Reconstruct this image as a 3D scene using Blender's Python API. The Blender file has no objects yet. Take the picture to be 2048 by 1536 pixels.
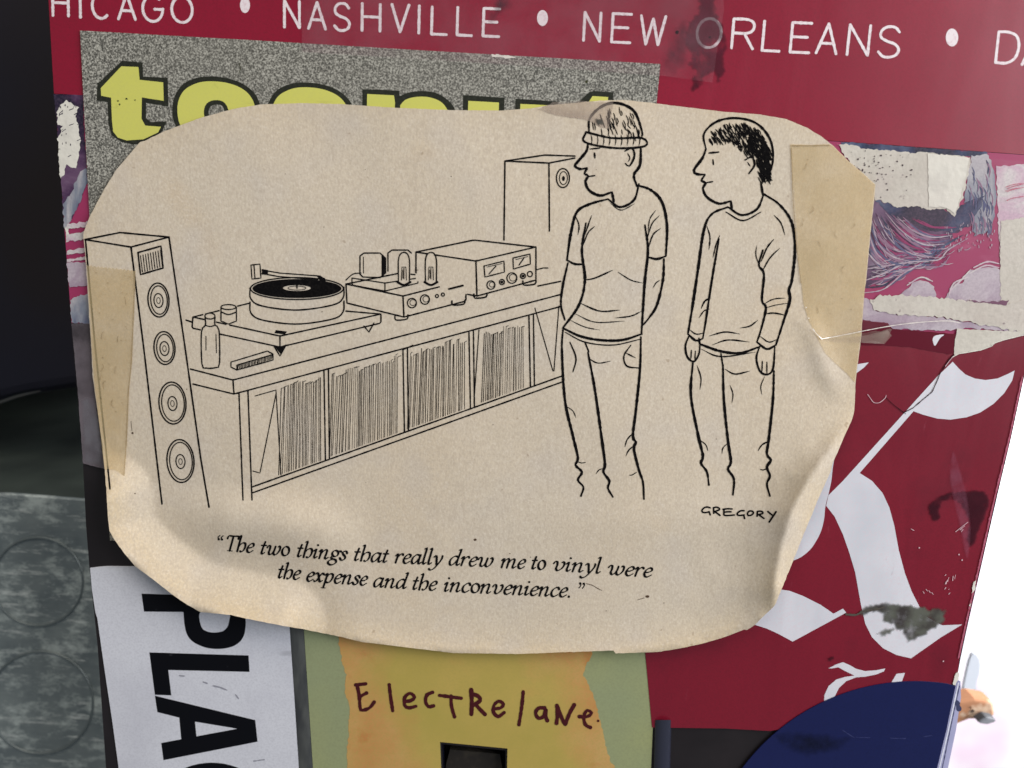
import bpy, math, random
import numpy as np
from mathutils import Vector, Matrix, noise as mnoise
from mathutils.geometry import delaunay_2d_cdt

R = math.radians
rng = random.Random(11)
sc = bpy.context.scene
COL = sc.collection

# ------------------------------------------------------------------ camera
FPX = 1600.0            # focal length in pixels of the 2048 px wide photograph
DIST = 0.16             # metres from lens to the panel along the axis
PITCH, ROLL = R(12), R(3.4)
Rm = Matrix.Rotation(R(90) - PITCH, 3, 'X') @ Matrix.Rotation(ROLL, 3, 'Z')
fwd = Rm @ Vector((0, 0, -1))
CAMPOS = -DIST * fwd
cd = bpy.data.cameras.new('camera')
cam = bpy.data.objects.new('camera', cd)
COL.objects.link(cam)
cam.matrix_world = Matrix.Translation(CAMPOS) @ Rm.to_4x4()
cd.sensor_width = 36
cd.lens = FPX / 2048 * 36
cd.clip_start = 0.005
cd.clip_end = 50
cd.dof.use_dof = True
cd.dof.focus_distance = DIST
cd.dof.aperture_fstop = 18
sc.camera = cam

# ------------------------------------------------------------------ light
w = bpy.data.worlds.new('World'); sc.world = w; w.use_nodes = True
bg = w.node_tree.nodes['Background']
bg.inputs[0].default_value = (0.86, 0.93, 1.0, 1)
bg.inputs[1].default_value = 0.20
def area(name, loc, target, size, energy, col, size_y=None):
    l = bpy.data.lights.new(name, 'AREA'); l.energy = energy; l.color = col; l.size = size
    if size_y: l.shape = 'RECTANGLE'; l.size_y = size_y
    o = bpy.data.objects.new(name, l); COL.objects.link(o)
    o.location = loc
    o.rotation_euler = (Vector(target) - Vector(loc)).to_track_quat('-Z', 'Y').to_euler()
    return o
area('window_light', (0.60, -0.40, 0.25), (0.0, 0, 0), 0.5, 6.4, (0.95, 0.96, 1.0), 0.5)
area('ceiling_light', (-0.10, -0.42, 0.75), (0.0, 0, 0), 0.45, 3.6, (1.0, 0.90, 0.78))
area('wall_fill_light', (0.55, 0.10, 0.18), (0.42, 0.42, -0.1), 0.3, 9.0, (1.0, 0.99, 0.98))  # unseen lamp added behind the panel to overexpose the white wall
sc.view_settings.view_transform = 'Standard'
sc.view_settings.look = 'None'
sc.view_settings.exposure = -0.08
sc.view_settings.gamma = 1.0

# ------------------------------------------------------------------ geometry helpers
MM = 0.001
def P(px, py, h=0.0):
    """point seen at photo pixel (px,py) lying h metres in front of the panel plane (y = -h)"""
    d = Rm @ Vector(((px - 1024) / FPX, -(py - 768) / FPX, -1))
    t = (-h - CAMPOS.y) / d.y
    return CAMPOS + d * t

def z(sx, ox, oy, pts):
    return [(ox + x / sx, oy + y / sx) for x, y in pts]
Z1 = lambda *p: z(2.926, 0, 0, p)
Z2 = lambda *p: z(2.926, 600, 0, p)
Z3 = lambda *p: z(2.56, 1248, 0, p)
Z4 = lambda *p: z(3.737, 1500, 500, p)
Z5 = lambda *p: z(2.239, 1400, 850, p)
Z6 = lambda *p: z(2.56, 0, 450, p)
Z7 = lambda *p: z(2.621, 0, 950, p)
Z8 = lambda *p: z(2.409, 600, 1150, p)
ZL = lambda *p: z(3.07, 90, 180, p)
ZR = lambda *p: z(3.072, 1780, 600, p)
ZB = lambda *p: z(3.369, 1850, 1080, p)

def catmull(pts, step=4.0, closed=False):
    pts = [Vector((p[0], p[1])) for p in pts]
    n = len(pts)
    if n < 3 and not closed:
        a, b = pts[0], pts[-1]
        k = max(1, int((b - a).length / step))
        return [tuple(a.lerp(b, i / k)) for i in range(k + 1)]
    out = []
    rngi = range(n) if closed else range(n - 1)
    for i in rngi:
        if closed:
            p0, p1, p2, p3 = pts[i - 1], pts[i], pts[(i + 1) % n], pts[(i + 2) % n]
        else:
            p1, p2 = pts[i], pts[i + 1]
            p0 = pts[i - 1] if i > 0 else p1 * 2 - p2
            p3 = pts[i + 2] if i + 2 < n else p2 * 2 - p1
        k = max(2, int((p2 - p1).length / step))
        for j in range(k):
            t = j / k
            out.append(tuple(0.5 * ((2 * p1) + (p2 - p0) * t + (2 * p0 - 5 * p1 + 4 * p2 - p3) * t * t
                                    + (-p0 + 3 * p1 - 3 * p2 + p3) * t * t * t)))
    if not closed: out.append(tuple(pts[-1]))
    return out

def ragged(pts, amp, step=5.0, seed=0, closed=True):
    """resample straight edges and push the points in and out: a torn or hand-cut edge"""
    out = []
    n = len(pts)
    acc = 0
    for i in range(n if closed else n - 1):
        a = Vector(pts[i][:2]); b = Vector(pts[(i + 1) % n][:2])
        d = b - a; L = d.length
        if L < 1e-6: continue
        nn = Vector((-d.y, d.x)) / L
        k = max(1, int(L / step))
        for j in range(k):
            q = a + d * (j / k)
            m = mnoise.noise(Vector((q.x * 0.11, q.y * 0.11, seed))) + 0.7 * mnoise.noise(Vector((q.x * 0.4, q.y * 0.4, seed + 5)))
            q = q + nn * amp * m
            out.append((q.x, q.y))
    return out

def inside(px, py, poly):
    x = np.asarray(px, float); y = np.asarray(py, float)
    c = np.zeros(x.shape, bool)
    n = len(poly); j = n - 1
    for i in range(n):
        xi, yi = poly[i]; xj, yj = poly[j]
        if yi != yj:
            c ^= ((yi > y) != (yj > y)) & (x < (xj - xi) * (y - yi) / (yj - yi) + xi)
        j = i
    return c

def segdist(x, y, line):
    x = np.asarray(x, float); y = np.asarray(y, float)
    best = np.full(x.shape, 1e9)
    for (ax, ay), (bx, by) in zip(line[:-1], line[1:]):
        dx, dy = bx - ax, by - ay
        t = np.clip(((x - ax) * dx + (y - ay) * dy) / (dx * dx + dy * dy + 1e-9), 0, 1)
        best = np.minimum(best, np.hypot(x - ax - t * dx, y - ay - t * dy))
    return best

def new_mesh_obj(name, verts, faces, material, parent=None, origin=None, smooth=False):
    me = bpy.data.meshes.new(name)
    if origin is None:
        if parent is not None:
            org = parent['_o'] if '_o' in parent else (0, 0, 0)
            origin = Vector(org)
        else:
            origin = Vector((0, 0, 0))
            for v in verts: origin += Vector(v)
            origin /= max(1, len(verts))
    me.from_pydata([tuple(Vector(v) - origin) for v in verts], [], faces)
    me.update()
    if smooth:
        me.polygons.foreach_set('use_smooth', [True] * len(me.polygons))
    me.materials.append(material)
    o = bpy.data.objects.new(name, me); COL.objects.link(o)
    if parent is not None:
        o.parent = parent
    else:
        o.location = origin
    ORIG[o.name] = origin
    return o
ORIG = {}
def org(o): return ORIG[o.name]

def child(name, verts, faces, material, parent, smooth=False, label=None):
    o = new_mesh_obj(name, verts, faces, material, parent=parent, origin=org(parent), smooth=smooth)
    ORIG[o.name] = org(parent)
    if label: o['label'] = label
    return o

def tag(o, label, cat=None, group=None, kind=None):
    if label: o['label'] = label
    if cat: o['category'] = cat
    if group: o['group'] = group
    if kind: o['kind'] = kind
    return o

def tri(outline, holes=(), grid=0.0):
    pts = [Vector(p[:2]) for p in outline]; edges = []
    n = len(pts); edges += [(i, (i + 1) % n) for i in range(n)]
    for h in holes:
        s = len(pts); pts += [Vector(p[:2]) for p in h]
        edges += [(s + i, s + (i + 1) % len(h)) for i in range(len(h))]
    if grid:
        xs = [p[0] for p in outline]; ys = [p[1] for p in outline]
        gx, gy = np.meshgrid(np.arange(min(xs), max(xs), grid), np.arange(min(ys), max(ys), grid))
        gx = gx + (np.arange(gx.shape[0]) % 2)[:, None] * grid * 0.5
        gx, gy = gx.ravel(), gy.ravel()
        m = inside(gx, gy, outline)
        gx, gy = gx[m], gy[m]
        m = segdist(gx, gy, list(outline) + [outline[0]]) > grid * 0.4
        gx, gy = gx[m], gy[m]
        pts += [Vector((a, b)) for a, b in zip(gx, gy)]
    v, e, f, *_ = delaunay_2d_cdt(pts, edges, [], 0, 1e-5)
    V = np.array([tuple(q) for q in v])
    F = np.array([t for t in f if len(t) == 3])
    c = V[F].mean(axis=1)
    m = inside(c[:, 0], c[:, 1], outline)
    for h in holes: m &= ~inside(c[:, 0], c[:, 1], h)
    return V, F[m]

def Hval(h, x, y):
    return h(x, y) if callable(h) else np.full(np.shape(x), h)

def sheet_geo(outline, h, holes=(), grid=0.0, thick=0.0):
    V, F = tri(outline, holes, grid)
    hh = Hval(h, V[:, 0], V[:, 1])
    verts = [P(x, y, a) for (x, y), a in zip(V, hh)]
    # y axis points down in pixels, so flip to face the camera (-y)
    faces = []
    for a, b, c in F:
        n = (verts[b] - verts[a]).cross(verts[c] - verts[a])
        faces.append((int(a), int(b), int(c)) if n.y < 0 else (int(a), int(c), int(b)))
    if thick:
        nv = len(verts)
        verts += [v + Vector((0, thick, 0)) for v in verts[:nv]]
        cnt = {}
        for t in faces:
            for a, b in ((t[0], t[1]), (t[1], t[2]), (t[2], t[0])):
                cnt[(a, b)] = 1
        rim = [(a, b) for (a, b) in cnt if (b, a) not in cnt]
        back = [(a + nv, c + nv, b + nv) for a, b, c in faces]
        side = []
        for a, b in rim:
            q = len(verts)
            verts += [verts[b], verts[a], verts[a + nv], verts[b + nv]]
            side.append((q, q + 1, q + 2, q + 3))
        faces = faces + side + back
    return verts, faces

def sheet(name, outline, h, material, parent=None, holes=(), grid=0.0, thick=0.0, smooth=False, label=None):
    v, f = sheet_geo(outline, h, holes, grid, thick)
    if parent is None:
        return new_mesh_obj(name, v, f, material, smooth=smooth)
    return child(name, v, f, material, parent, smooth, label)

class Ink:
    """collects print and pen strokes as flat ribbons lying on a surface"""
    def __init__(s, h, off=0.05 * MM):
        s.v, s.f, s.h, s.off, s.k = [], [], h, off, 0
        s.masks = []
    def _p(s, x, y, extra):
        a = s.h(np.array([x]), np.array([y]))[0] if callable(s.h) else s.h
        return P(x, y, a + s.off + extra)
    def stroke(s, pts, w=3.0, smooth=True, step=3.5, jit=0.0, nib=None, taper=0.0, cap=True, closed=False):
        if not s.masks: return s._stroke(pts, w, smooth, step, jit, nib, taper, cap, closed)
        q = catmull(pts, 2.5, closed) if smooth else resample(pts, 2.5)
        if closed: q = q + [q[0]]
        run = []
        for p in q + [None]:
            if p is None or any(inside([p[0]], [p[1]], mk)[0] for mk in s.masks):
                if len(run) > 2: s._stroke(run[::2] if len(run) % 2 else run[::2] + [run[-1]], w, False, step, jit, nib, taper, cap, False)
                run = []
            else: run.append(p)
    def _stroke(s, pts, w=3.0, smooth=True, step=3.5, jit=0.0, nib=None, taper=0.0, cap=True, closed=False):
        s.k += 1
        base = (s.k % 40) * 0.6e-6
        q = catmull(pts, step, closed) if smooth else resample(pts, step)
        if closed: q = q + [q[0], q[1]]
        n = len(q)
        if n < 2: return
        L, Rr = [], []
        ss = rng.random() * 100
        dirs = []
        for i in range(n):
            a = q[max(0, i - 1)]; b = q[min(n - 1, i + 1)]
            dx, dy = b[0] - a[0], b[1] - a[1]; l = math.hypot(dx, dy) or 1
            dirs.append((dx / l, dy / l))
        def wid(i):
            if nib:
                wmin, wmax, ang = nib
                ca, sa = math.cos(ang), math.sin(ang)
                dx, dy = dirs[i]
                ww = wmin + (wmax - wmin) * abs(dx * sa + dy * ca) ** 1.3
            else:
                ww = w
            if taper:
                t = i / (n - 1)
                ww *= 1 - taper * (1 - min(1, 4 * t)) - taper * (1 - min(1, 4 * (1 - t)))
            if jit: ww *= 1 + jit * mnoise.noise(Vector((q[i][0] * .25, q[i][1] * .25, ss)))
            return ww
        seq = []
        if cap and not closed:
            ww = wid(0) * .5
            dx, dy = dirs[0]
            seq.append(((q[0][0] - dx * ww * .85, q[0][1] - dy * ww * .85), 0, ww * .35))
            seq.append(((q[0][0] - dx * ww * .5, q[0][1] - dy * ww * .5), 0, ww * .8))
        for i in range(n): seq.append((q[i], i, wid(i) * .5))
        if cap and not closed:
            ww = wid(n - 1) * .5
            dx, dy = dirs[-1]
            seq.append(((q[-1][0] + dx * ww * .5, q[-1][1] + dy * ww * .5), n - 1, ww * .8))
            seq.append(((q[-1][0] + dx * ww * .85, q[-1][1] + dy * ww * .85), n - 1, ww * .35))
        st = len(s.v)
        for j, (c, i, ww) in enumerate(seq):
            dx, dy = dirs[i]
            e = base + j * 0.02e-6
            s.v.append(s._p(c[0] - dy * ww, c[1] + dx * ww, e))
            s.v.append(s._p(c[0] + dy * ww, c[1] - dx * ww, e))
        for j in range(len(seq) - 1):
            a = st + 2 * j
            s.f.append((a, a + 2, a + 3, a + 1))
    def dot(s, x, y, rx, ry=None, n=14, seed=0, jit=0.08):
        s.poly([(x + rx * math.cos(2 * math.pi * i / n) * (1 + jit * mnoise.noise(Vector((i, x, y)))),
                 y + (ry or rx) * math.sin(2 * math.pi * i / n) * (1 + jit * mnoise.noise(Vector((i, y, x))))) for i in range(n)])
    def ring(s, x, y, rx, ry, w=2.5, tilt=0.0):
        c, t = math.cos(tilt), math.sin(tilt)
        pts = [(x + rx * math.cos(a) * c - ry * math.sin(a) * t, y + rx * math.cos(a) * t + ry * math.sin(a) * c)
               for a in [2 * math.pi * i / 20 for i in range(20)]]
        s.stroke(pts, w, closed=True, jit=.15)
    def poly(s, outline, holes=(), grid=0.0):
        s.k += 1
        V, F = tri(outline, holes, grid)
        st = len(s.v); base = (s.k % 40) * 0.6e-6
        for x, y in V: s.v.append(s._p(x, y, base))
        for a, b, c in F: s.f.append((st + int(a), st + int(b), st + int(c)))
    def build(s, name, material, parent=None, label=None):
        f = []
        for t in s.f:
            a, b, c = (s.v[i] for i in t[:3])
            n = (b - a).cross(c - a)
            if n.length < 1e-14 and len(t) == 4:
                a, b, c = (s.v[i] for i in t[1:4]); n = (b - a).cross(c - a)
            f.append(t if n.y < 0 else tuple(reversed(t)))
        if parent is None: return new_mesh_obj(name, s.v, f, material)
        return child(name, s.v, f, material, parent, label=label)

def soft(name, outline, h, material, parent, width=8.0, grid=4.0):
    """stain with a soft border: the point attribute 'edge' rises from 0 at the outline to 1 inside"""
    V, F = tri(outline, (), grid)
    hh = Hval(h, V[:, 0], V[:, 1])
    verts = [P(x, y, a) for (x, y), a in zip(V, hh)]
    faces = []
    for a, b, c in F:
        n = (verts[b] - verts[a]).cross(verts[c] - verts[a])
        faces.append((int(a), int(b), int(c)) if n.y < 0 else (int(a), int(c), int(b)))
    o = child(name, verts, faces, material, parent)
    at = o.data.attributes.new('edge', 'FLOAT', 'POINT')
    at.data.foreach_set('value', np.clip(segdist(V[:, 0], V[:, 1], list(outline) + [outline[0]]) / width, 0, 1).astype(np.float32))
    return o

def resample(pts, step):
    out = []
    for a, b in zip(pts[:-1], pts[1:]):
        k = max(1, int(math.hypot(b[0] - a[0], b[1] - a[1]) / step))
        for j in range(k):
            t = j / k
            out.append((a[0] + (b[0] - a[0]) * t, a[1] + (b[1] - a[1]) * t))
    out.append(tuple(pts[-1]))
    return out

# ------------------------------------------------------------------ materials
def srgb(r, g, b):
    f = lambda c: (c / 255 / 12.92) if c / 255 <= 0.04045 else ((c / 255 + 0.055) / 1.055) ** 2.4
    return (f(r), f(g), f(b), 1)
class M:
    def __init__(s, name, rough=0.6, spec=0.3, coat=0.0, coat_rough=0.1, metal=0.0):
        s.m = bpy.data.materials.new(name); s.m.use_nodes = True
        s.nt = s.m.node_tree; s.b = s.nt.nodes['Principled BSDF']
        s.b.inputs['Roughness'].default_value = rough
        s.b.inputs['Specular IOR Level'].default_value = spec
        s.b.inputs['Coat Weight'].default_value = coat
        s.b.inputs['Coat Roughness'].default_value = coat_rough
        s.b.inputs['Metallic'].default_value = metal
        s.tc = s.nt.nodes.new('ShaderNodeTexCoord')
        s.cur = None
    def n(s, t, **k):
        q = s.nt.nodes.new(t)
        for a, b in k.items(): setattr(q, a, b)
        return q
    def L(s, a, b): s.nt.links.new(a, b)
    def coord(s, sc3=(1, 1, 1), rot=(0, 0, 0), loc=(0, 0, 0)):
        mp = s.n('ShaderNodeMapping'); s.L(s.tc.outputs['Object'], mp.inputs['Vector'])
        mp.inputs['Scale'].default_value = sc3; mp.inputs['Rotation'].default_value = rot
        mp.inputs['Location'].default_value = loc
        return mp.outputs[0]
    def noise(s, scale, detail=2, rough=.5, sc3=(1, 1, 1), rot=(0, 0, 0), loc=(0, 0, 0), dist=0.0):
        t = s.n('ShaderNodeTexNoise'); s.L(s.coord(sc3, rot, loc), t.inputs['Vector'])
        t.inputs['Scale'].default_value = scale; t.inputs['Detail'].default_value = detail
        t.inputs['Roughness'].default_value = rough; t.inputs['Distortion'].default_value = dist
        return t.outputs['Fac']
    def voro(s, scale):
        t = s.n('ShaderNodeTexVoronoi'); s.L(s.coord(), t.inputs['Vector']); t.inputs['Scale'].default_value = scale
        return t.outputs['Color']
    def ramp(s, fac, stops):
        r = s.n('ShaderNodeValToRGB'); s.L(fac, r.inputs[0])
        e = r.color_ramp.elements
        while len(e) < len(stops): e.new(.5)
        for i, (p, c) in enumerate(stops): e[i].position = p; e[i].color = c
        return r.outputs[0]
    def mask(s, fac, a, b):
        r = s.n('ShaderNodeMapRange'); s.L(fac, r.inputs[0])
        r.inputs[1].default_value = a; r.inputs[2].default_value = b
        return r.outputs[0]
    def base(s, c):
        if isinstance(c, tuple):
            r = s.n('ShaderNodeRGB'); r.outputs[0].default_value = c; c = r.outputs[0]
        s.cur = c; return s
    def mix(s, fac, col, mode='MIX', amt=1.0):
        m = s.n('ShaderNodeMix', data_type='RGBA', blend_type=mode)
        if amt != 1.0 and not isinstance(fac, (int, float)):
            q = s.n('ShaderNodeMath', operation='MULTIPLY'); s.L(fac, q.inputs[0]); q.inputs[1].default_value = amt; fac = q.outputs[0]
        if isinstance(fac, (int, float)): m.inputs[0].default_value = fac
        else: s.L(fac, m.inputs[0])
        s.L(s.cur, m.inputs[6])
        if isinstance(col, tuple): m.inputs[7].default_value = col
        else: s.L(col, m.inputs[7])
        s.cur = m.outputs[2]; return s
    def bump(s, fac, strength, dist=0.0002):
        b = s.n('ShaderNodeBump'); s.L(fac, b.inputs['Height'])
        b.inputs['Strength'].default_value = strength; b.inputs['Distance'].default_value = dist
        prev = s.b.inputs['Normal']
        if prev.is_linked: s.L(prev.links[0].from_socket, b.inputs['Normal'])
        s.L(b.outputs[0], s.b.inputs['Normal']); return s
    def done(s):
        s.L(s.cur, s.b.inputs['Base Color']); return s.m
    def see_through(s, alpha):
        """alpha: number or socket"""
        if isinstance(alpha, (int, float)): s.b.inputs['Alpha'].default_value = alpha
        else: s.L(alpha, s.b.inputs['Alpha'])
        return s

# newsprint
m = M('newsprint', rough=.85, spec=.15)
m.base(srgb(218, 205, 184))
at = m.n('ShaderNodeAttribute'); at.attribute_name = 'aged'
m.mix(at.outputs['Fac'], srgb(214, 190, 148), amt=.6)
m.mix(m.mask(m.noise(26, 3), .42, .7), srgb(220, 200, 170), amt=.4)                  # yellowed clouds
m.mix(m.mask(m.noise(75, 2, loc=(1, 2, 3)), .5, .75), srgb(205, 198, 192), amt=.4)
m.mix(m.mask(m.noise(45, 2, loc=(4, 2, 3)), .64, .76), srgb(216, 190, 152), amt=.4)
m.mix(m.mask(m.noise(2600, 3, sc3=(1, 1, .5)), .36, .66), srgb(184, 168, 150), amt=.42)       # fibre grain
m.mix(m.mask(m.noise(2000, 4, .65, loc=(3, 1, 7)), .50, .72), srgb(238, 228, 212), amt=.42)
m.mix(m.mask(m.noise(520, 2, loc=(7, 7, 7)), .74, .78), srgb(140, 112, 84), amt=.4)             # flecks
m.bump(m.noise(2200, 3), .35, .0001)
NEWS = m.done()

def inkmat(name, col, rough=.75, patch=None, amt=.5, spec=.2):
    m = M(name, rough=rough, spec=spec); m.base(col)
    if patch: m.mix(m.mask(m.noise(2200, 2), .45, .75), patch, amt=amt)
    return m.done()
INK = inkmat('printing_ink', srgb(16, 15, 16), .95, srgb(42, 39, 37), .4, .04)
PENINK = inkmat('marker_ink', srgb(66, 18, 24), .7, srgb(92, 30, 34), .5)

m = M('red_vinyl', rough=.38, spec=.35, coat=.25, coat_rough=.22)
m.base(srgb(140, 18, 46))
m.mix(m.mask(m.noise(14, 2), .4, .7), srgb(154, 22, 52), amt=.8)
m.mix(m.mask(m.noise(40, 4, loc=(3, 0, 1)), .55, .8), srgb(108, 18, 34), amt=.5)
m.mix(m.mask(m.noise(2600, 2), .4, .75), srgb(108, 24, 40), amt=.35)
m.mix(m.mask(m.noise(150, 5, sc3=(1, 1, .15), rot=(0, .5, 0)), .74, .8), srgb(185, 92, 104), amt=.28)
m.bump(m.noise(22, 2), .3, .002); m.bump(m.noise(38, 3, sc3=(1, 1, .35), rot=(0, .4, 0), dist=.6), .35, .0012); m.bump(m.noise(1600, 2), .08, .0001)
RED = m.done()
m = M('red_vinyl_lower', rough=.36, spec=.35, coat=.25, coat_rough=.2)
m.base(srgb(122, 22, 42))
m.mix(m.mask(m.noise(16, 3, loc=(2, 2, 2)), .4, .7), srgb(134, 24, 44), amt=.8)
m.mix(m.mask(m.noise(2600, 2), .4, .75), srgb(96, 22, 36), amt=.35)
m.mix(m.mask(m.noise(60, 5, loc=(9, 0, 1)), .58, .8), srgb(80, 20, 34), amt=.6)
m.bump(m.noise(25, 2), .3, .002); m.bump(m.noise(45, 3, sc3=(1, 1, .3), rot=(0, .5, 0), dist=.8), .4, .0012); m.mix(m.mask(m.noise(420, 6, .7, sc3=(1, 1, .3), rot=(0, .6, 0)), .66, .72), srgb(150, 70, 84), amt=.3)
RED2 = m.done()
m = M('white_print', rough=.5, spec=.35); m.base(srgb(222, 222, 228))
m.mix(m.mask(m.noise(60, 4), .45, .7), srgb(200, 204, 212), amt=.7); m.mix(m.mask(m.noise(520, 7, .72, sc3=(1, 1, .4)), .64, .72), srgb(170, 164, 172), amt=.5)
m.bump(m.noise(45, 3, sc3=(1, 1, .3), rot=(0, .5, 0), dist=.8), .4, .0012)
m.mix(m.mask(m.noise(2500, 2), .45, .75), srgb(228, 205, 212), amt=.4)
WHITEP = m.done()
m = M('white_letter', rough=.5, spec=.35); m.base(srgb(238, 226, 228))
m.mix(m.mask(m.noise(1800, 2), .5, .72), srgb(206, 160, 170), amt=.5)
WHITEL = m.done()
m = M('white_sticker_vinyl', rough=.5, spec=.3, coat=.1, coat_rough=.3); m.base(srgb(220, 221, 228))
m.mix(m.mask(m.noise(50, 4), .5, .78), srgb(198, 198, 208), amt=.7)
m.mix(m.mask(m.noise(170, 5, sc3=(.35, 1, 1), rot=(0, .2, 0)), .68, .76), srgb(120, 118, 124), amt=.35)
m.mix(m.mask(m.noise(2500, 2), .4, .8), srgb(186, 186, 194), amt=.5)
m.bump(m.noise(25, 2), .3, .002)
WSTICK = m.done()
m = M('black_letter_print', rough=.6, spec=.12); m.base(srgb(10, 11, 17))
m.mix(m.mask(m.noise(300, 6, loc=(2, 5, 1)), .68, .76), srgb(110, 110, 118), amt=.5)
BLACKP = m.done()
m = M('speckled_grey_print', rough=.55, spec=.3, coat=.1, coat_rough=.3)
m.base(m.ramp(m.noise(3400, 2, .6), [(.36, srgb(66, 66, 62)), (.5, srgb(128, 126, 118)), (.66, srgb(196, 194, 182))]))
m.mix(m.mask(m.noise(9, 2), .35, .65), srgb(120, 114, 96), amt=.3)
m.mix(m.mask(m.noise(20, 3), .4, .7), srgb(150, 148, 140), amt=.18)
m.bump(m.noise(30, 2), .2, .002)
GLIT = m.done()
m = M('yellow_letter_print', rough=.5, spec=.3); m.base(srgb(214, 212, 106))
m.mix(m.mask(m.noise(40, 3), .5, .75), srgb(200, 206, 96), amt=.7)
m.mix(m.mask(m.noise(260, 4), .66, .78), srgb(130, 130, 64), amt=.5)
m.mix(m.mask(m.noise(70, 5, .7, sc3=(.4, 1, 2), loc=(6, 1, 1)), .6, .7), srgb(190, 186, 100), amt=.8)
m.mix(m.mask(m.noise(2500, 2), .4, .8), srgb(206, 204, 112), amt=.5)
YEL = m.done()
OUTL = inkmat('dark_outline_print', srgb(38, 40, 32), .6, srgb(62, 64, 54), .5)
m = M('black_plastic', rough=.42, spec=.3); m.base(srgb(34, 30, 32))
m.mix(m.mask(m.noise(60, 4), .5, .8), srgb(50, 44, 46), amt=.6); m.bump(m.noise(900, 2), .15, .0001)
PLAST = m.done()
m = M('clear_bezel', rough=.12, spec=.6, coat=.5); m.base(srgb(190, 190, 225))
m.mix(m.mask(m.noise(90, 3, sc3=(1, 1, .3)), .4, .65), srgb(90, 95, 140), amt=.9)  # bluish reflections painted into the bezel colour
BEZ = m.done()
m = M('blue_vinyl', rough=.34, spec=.35, coat=.2, coat_rough=.15); m.base(srgb(20, 28, 78))
m.mix(m.mask(m.noise(35, 4), .5, .8), srgb(28, 36, 88), amt=.6)
m.mix(m.mask(m.noise(2600, 2), .4, .75), srgb(16, 22, 62), amt=.4); m.bump(m.noise(25, 2), .25, .002)
BLUE = m.done()
m = M('pink_print', rough=.45, spec=.3, coat=.15, coat_rough=.2); m.base(srgb(160, 54, 94))
m.mix(m.mask(m.noise(120, 4, sc3=(1, 1, 1.6)), .58, .75), srgb(204, 130, 160), amt=.4)
m.mix(m.mask(m.noise(2600, 2), .4, .75), srgb(160, 56, 100), amt=.4)
PINK = m.done()
def swirl(name, stops, scale=70, sc3=(1, 1, 1), rot=(0, 0, 0), dist=1.2):
    m = M(name, rough=.45, spec=.3, coat=.15, coat_rough=.2)
    m.base(m.ramp(m.noise(scale, 4, .55, sc3=sc3, rot=rot, dist=dist), stops))
    m.mix(m.mask(m.noise(2600, 2), .4, .75), srgb(120, 100, 120), amt=.25)
    return m.done()
PURP = swirl('purple_print', [(.38, srgb(36, 30, 50)), (.5, srgb(72, 46, 78)), (.62, srgb(108, 80, 108)), (.7, srgb(144, 134, 150))])
NAVY = swirl('navy_print', [(.4, srgb(24, 28, 50)), (.52, srgb(40, 52, 84)), (.66, srgb(84, 98, 126))], 90)
STEEL = swirl('blue_grey_print', [(.35, srgb(70, 82, 112)), (.5, srgb(134, 140, 152)), (.62, srgb(184, 180, 182))], 120, (1, 1, .4))
CLOUD = swirl('grey_cloud_print', [(.4, srgb(170, 150, 165)), (.6, srgb(196, 184, 190))], 120)
FADEP = swirl('faded_print', [(.4, srgb(206, 176, 190)), (.6, srgb(216, 210, 206))], 90, (1, 1, 2.4))
m = M('torn_paper_fibre', rough=.9, spec=.1); m.base(srgb(212, 206, 194))
m.mix(m.mask(m.noise(70, 4), .5, .75), srgb(192, 184, 172), amt=.7)
m.mix(m.mask(m.noise(520, 4), .66, .72), srgb(120, 104, 108), amt=.75)
m.mix(m.mask(m.noise(1800, 2), .4, .75), srgb(194, 188, 176), amt=.6); m.bump(m.noise(800, 3), .5, .0002)
TORN = m.done()
m = M('green_card_print', rough=.6, spec=.25); m.base(srgb(150, 158, 120))
m.mix(m.mask(m.noise(24, 3), .4, .7), srgb(166, 168, 112), amt=.8)
m.mix(m.mask(m.noise(2200, 2), .4, .75), srgb(138, 142, 108), amt=.5)
GREEN = m.done()
m = M('orange_paper_print', rough=.6, spec=.25)
m.base(m.ramp(m.noise(60, 5, .6), [(.3, srgb(206, 142, 78)), (.5, srgb(214, 170, 96)), (.7, srgb(218, 180, 98))]))
m.mix(m.mask(m.noise(2200, 2), .4, .75), srgb(196, 152, 92), amt=.5)
m.mix(m.mask(m.noise(150, 4), .64, .75), srgb(190, 110, 60), amt=.6)
ORNG = m.done()
m = M('yellow_paper_print', rough=.6, spec=.25)
m.base(m.ramp(m.noise(45, 4, .6), [(.35, srgb(190, 176, 78)), (.55, srgb(204, 184, 88)), (.7, srgb(212, 176, 96))]))
m.mix(m.mask(m.noise(2200, 2), .4, .75), srgb(186, 168, 86), amt=.5)
YELP = m.done()
def tapemat(name, col, alpha, rough=.25, blotch=0.0, coat=.4):
    m = M(name, rough=rough, spec=.5, coat=coat, coat_rough=.12); m.base(col)
    m.mix(m.mask(m.noise(60, 4), .5, .75), tuple(c * .8 for c in col[:3]) + (1,), amt=.5)
    if blotch:
        r = m.n('ShaderNodeMapRange'); m.L(m.noise(110, 5), r.inputs[0])
        r.inputs[1].default_value = .35; r.inputs[2].default_value = .65
        r.inputs[3].default_value = max(0, alpha - blotch); r.inputs[4].default_value = min(1, alpha + blotch)
        m.see_through(r.outputs[0])
    else: m.see_through(alpha)
    m.bump(m.noise(70, 3), .3, .001); m.bump(m.noise(240, 4, sc3=(1, 1, .25)), .25, .0004)
    return m.done()
YTAPE = tapemat('yellowed_tape', srgb(226, 202, 152), .25, .4, .07, .12)
CTAPE = tapemat('clear_tape', srgb(190, 150, 160), .05, .22, .03, .2)
DTAPE = tapemat('dirty_tape', srgb(128, 118, 124), .42, .35, .3, .2)
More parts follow.
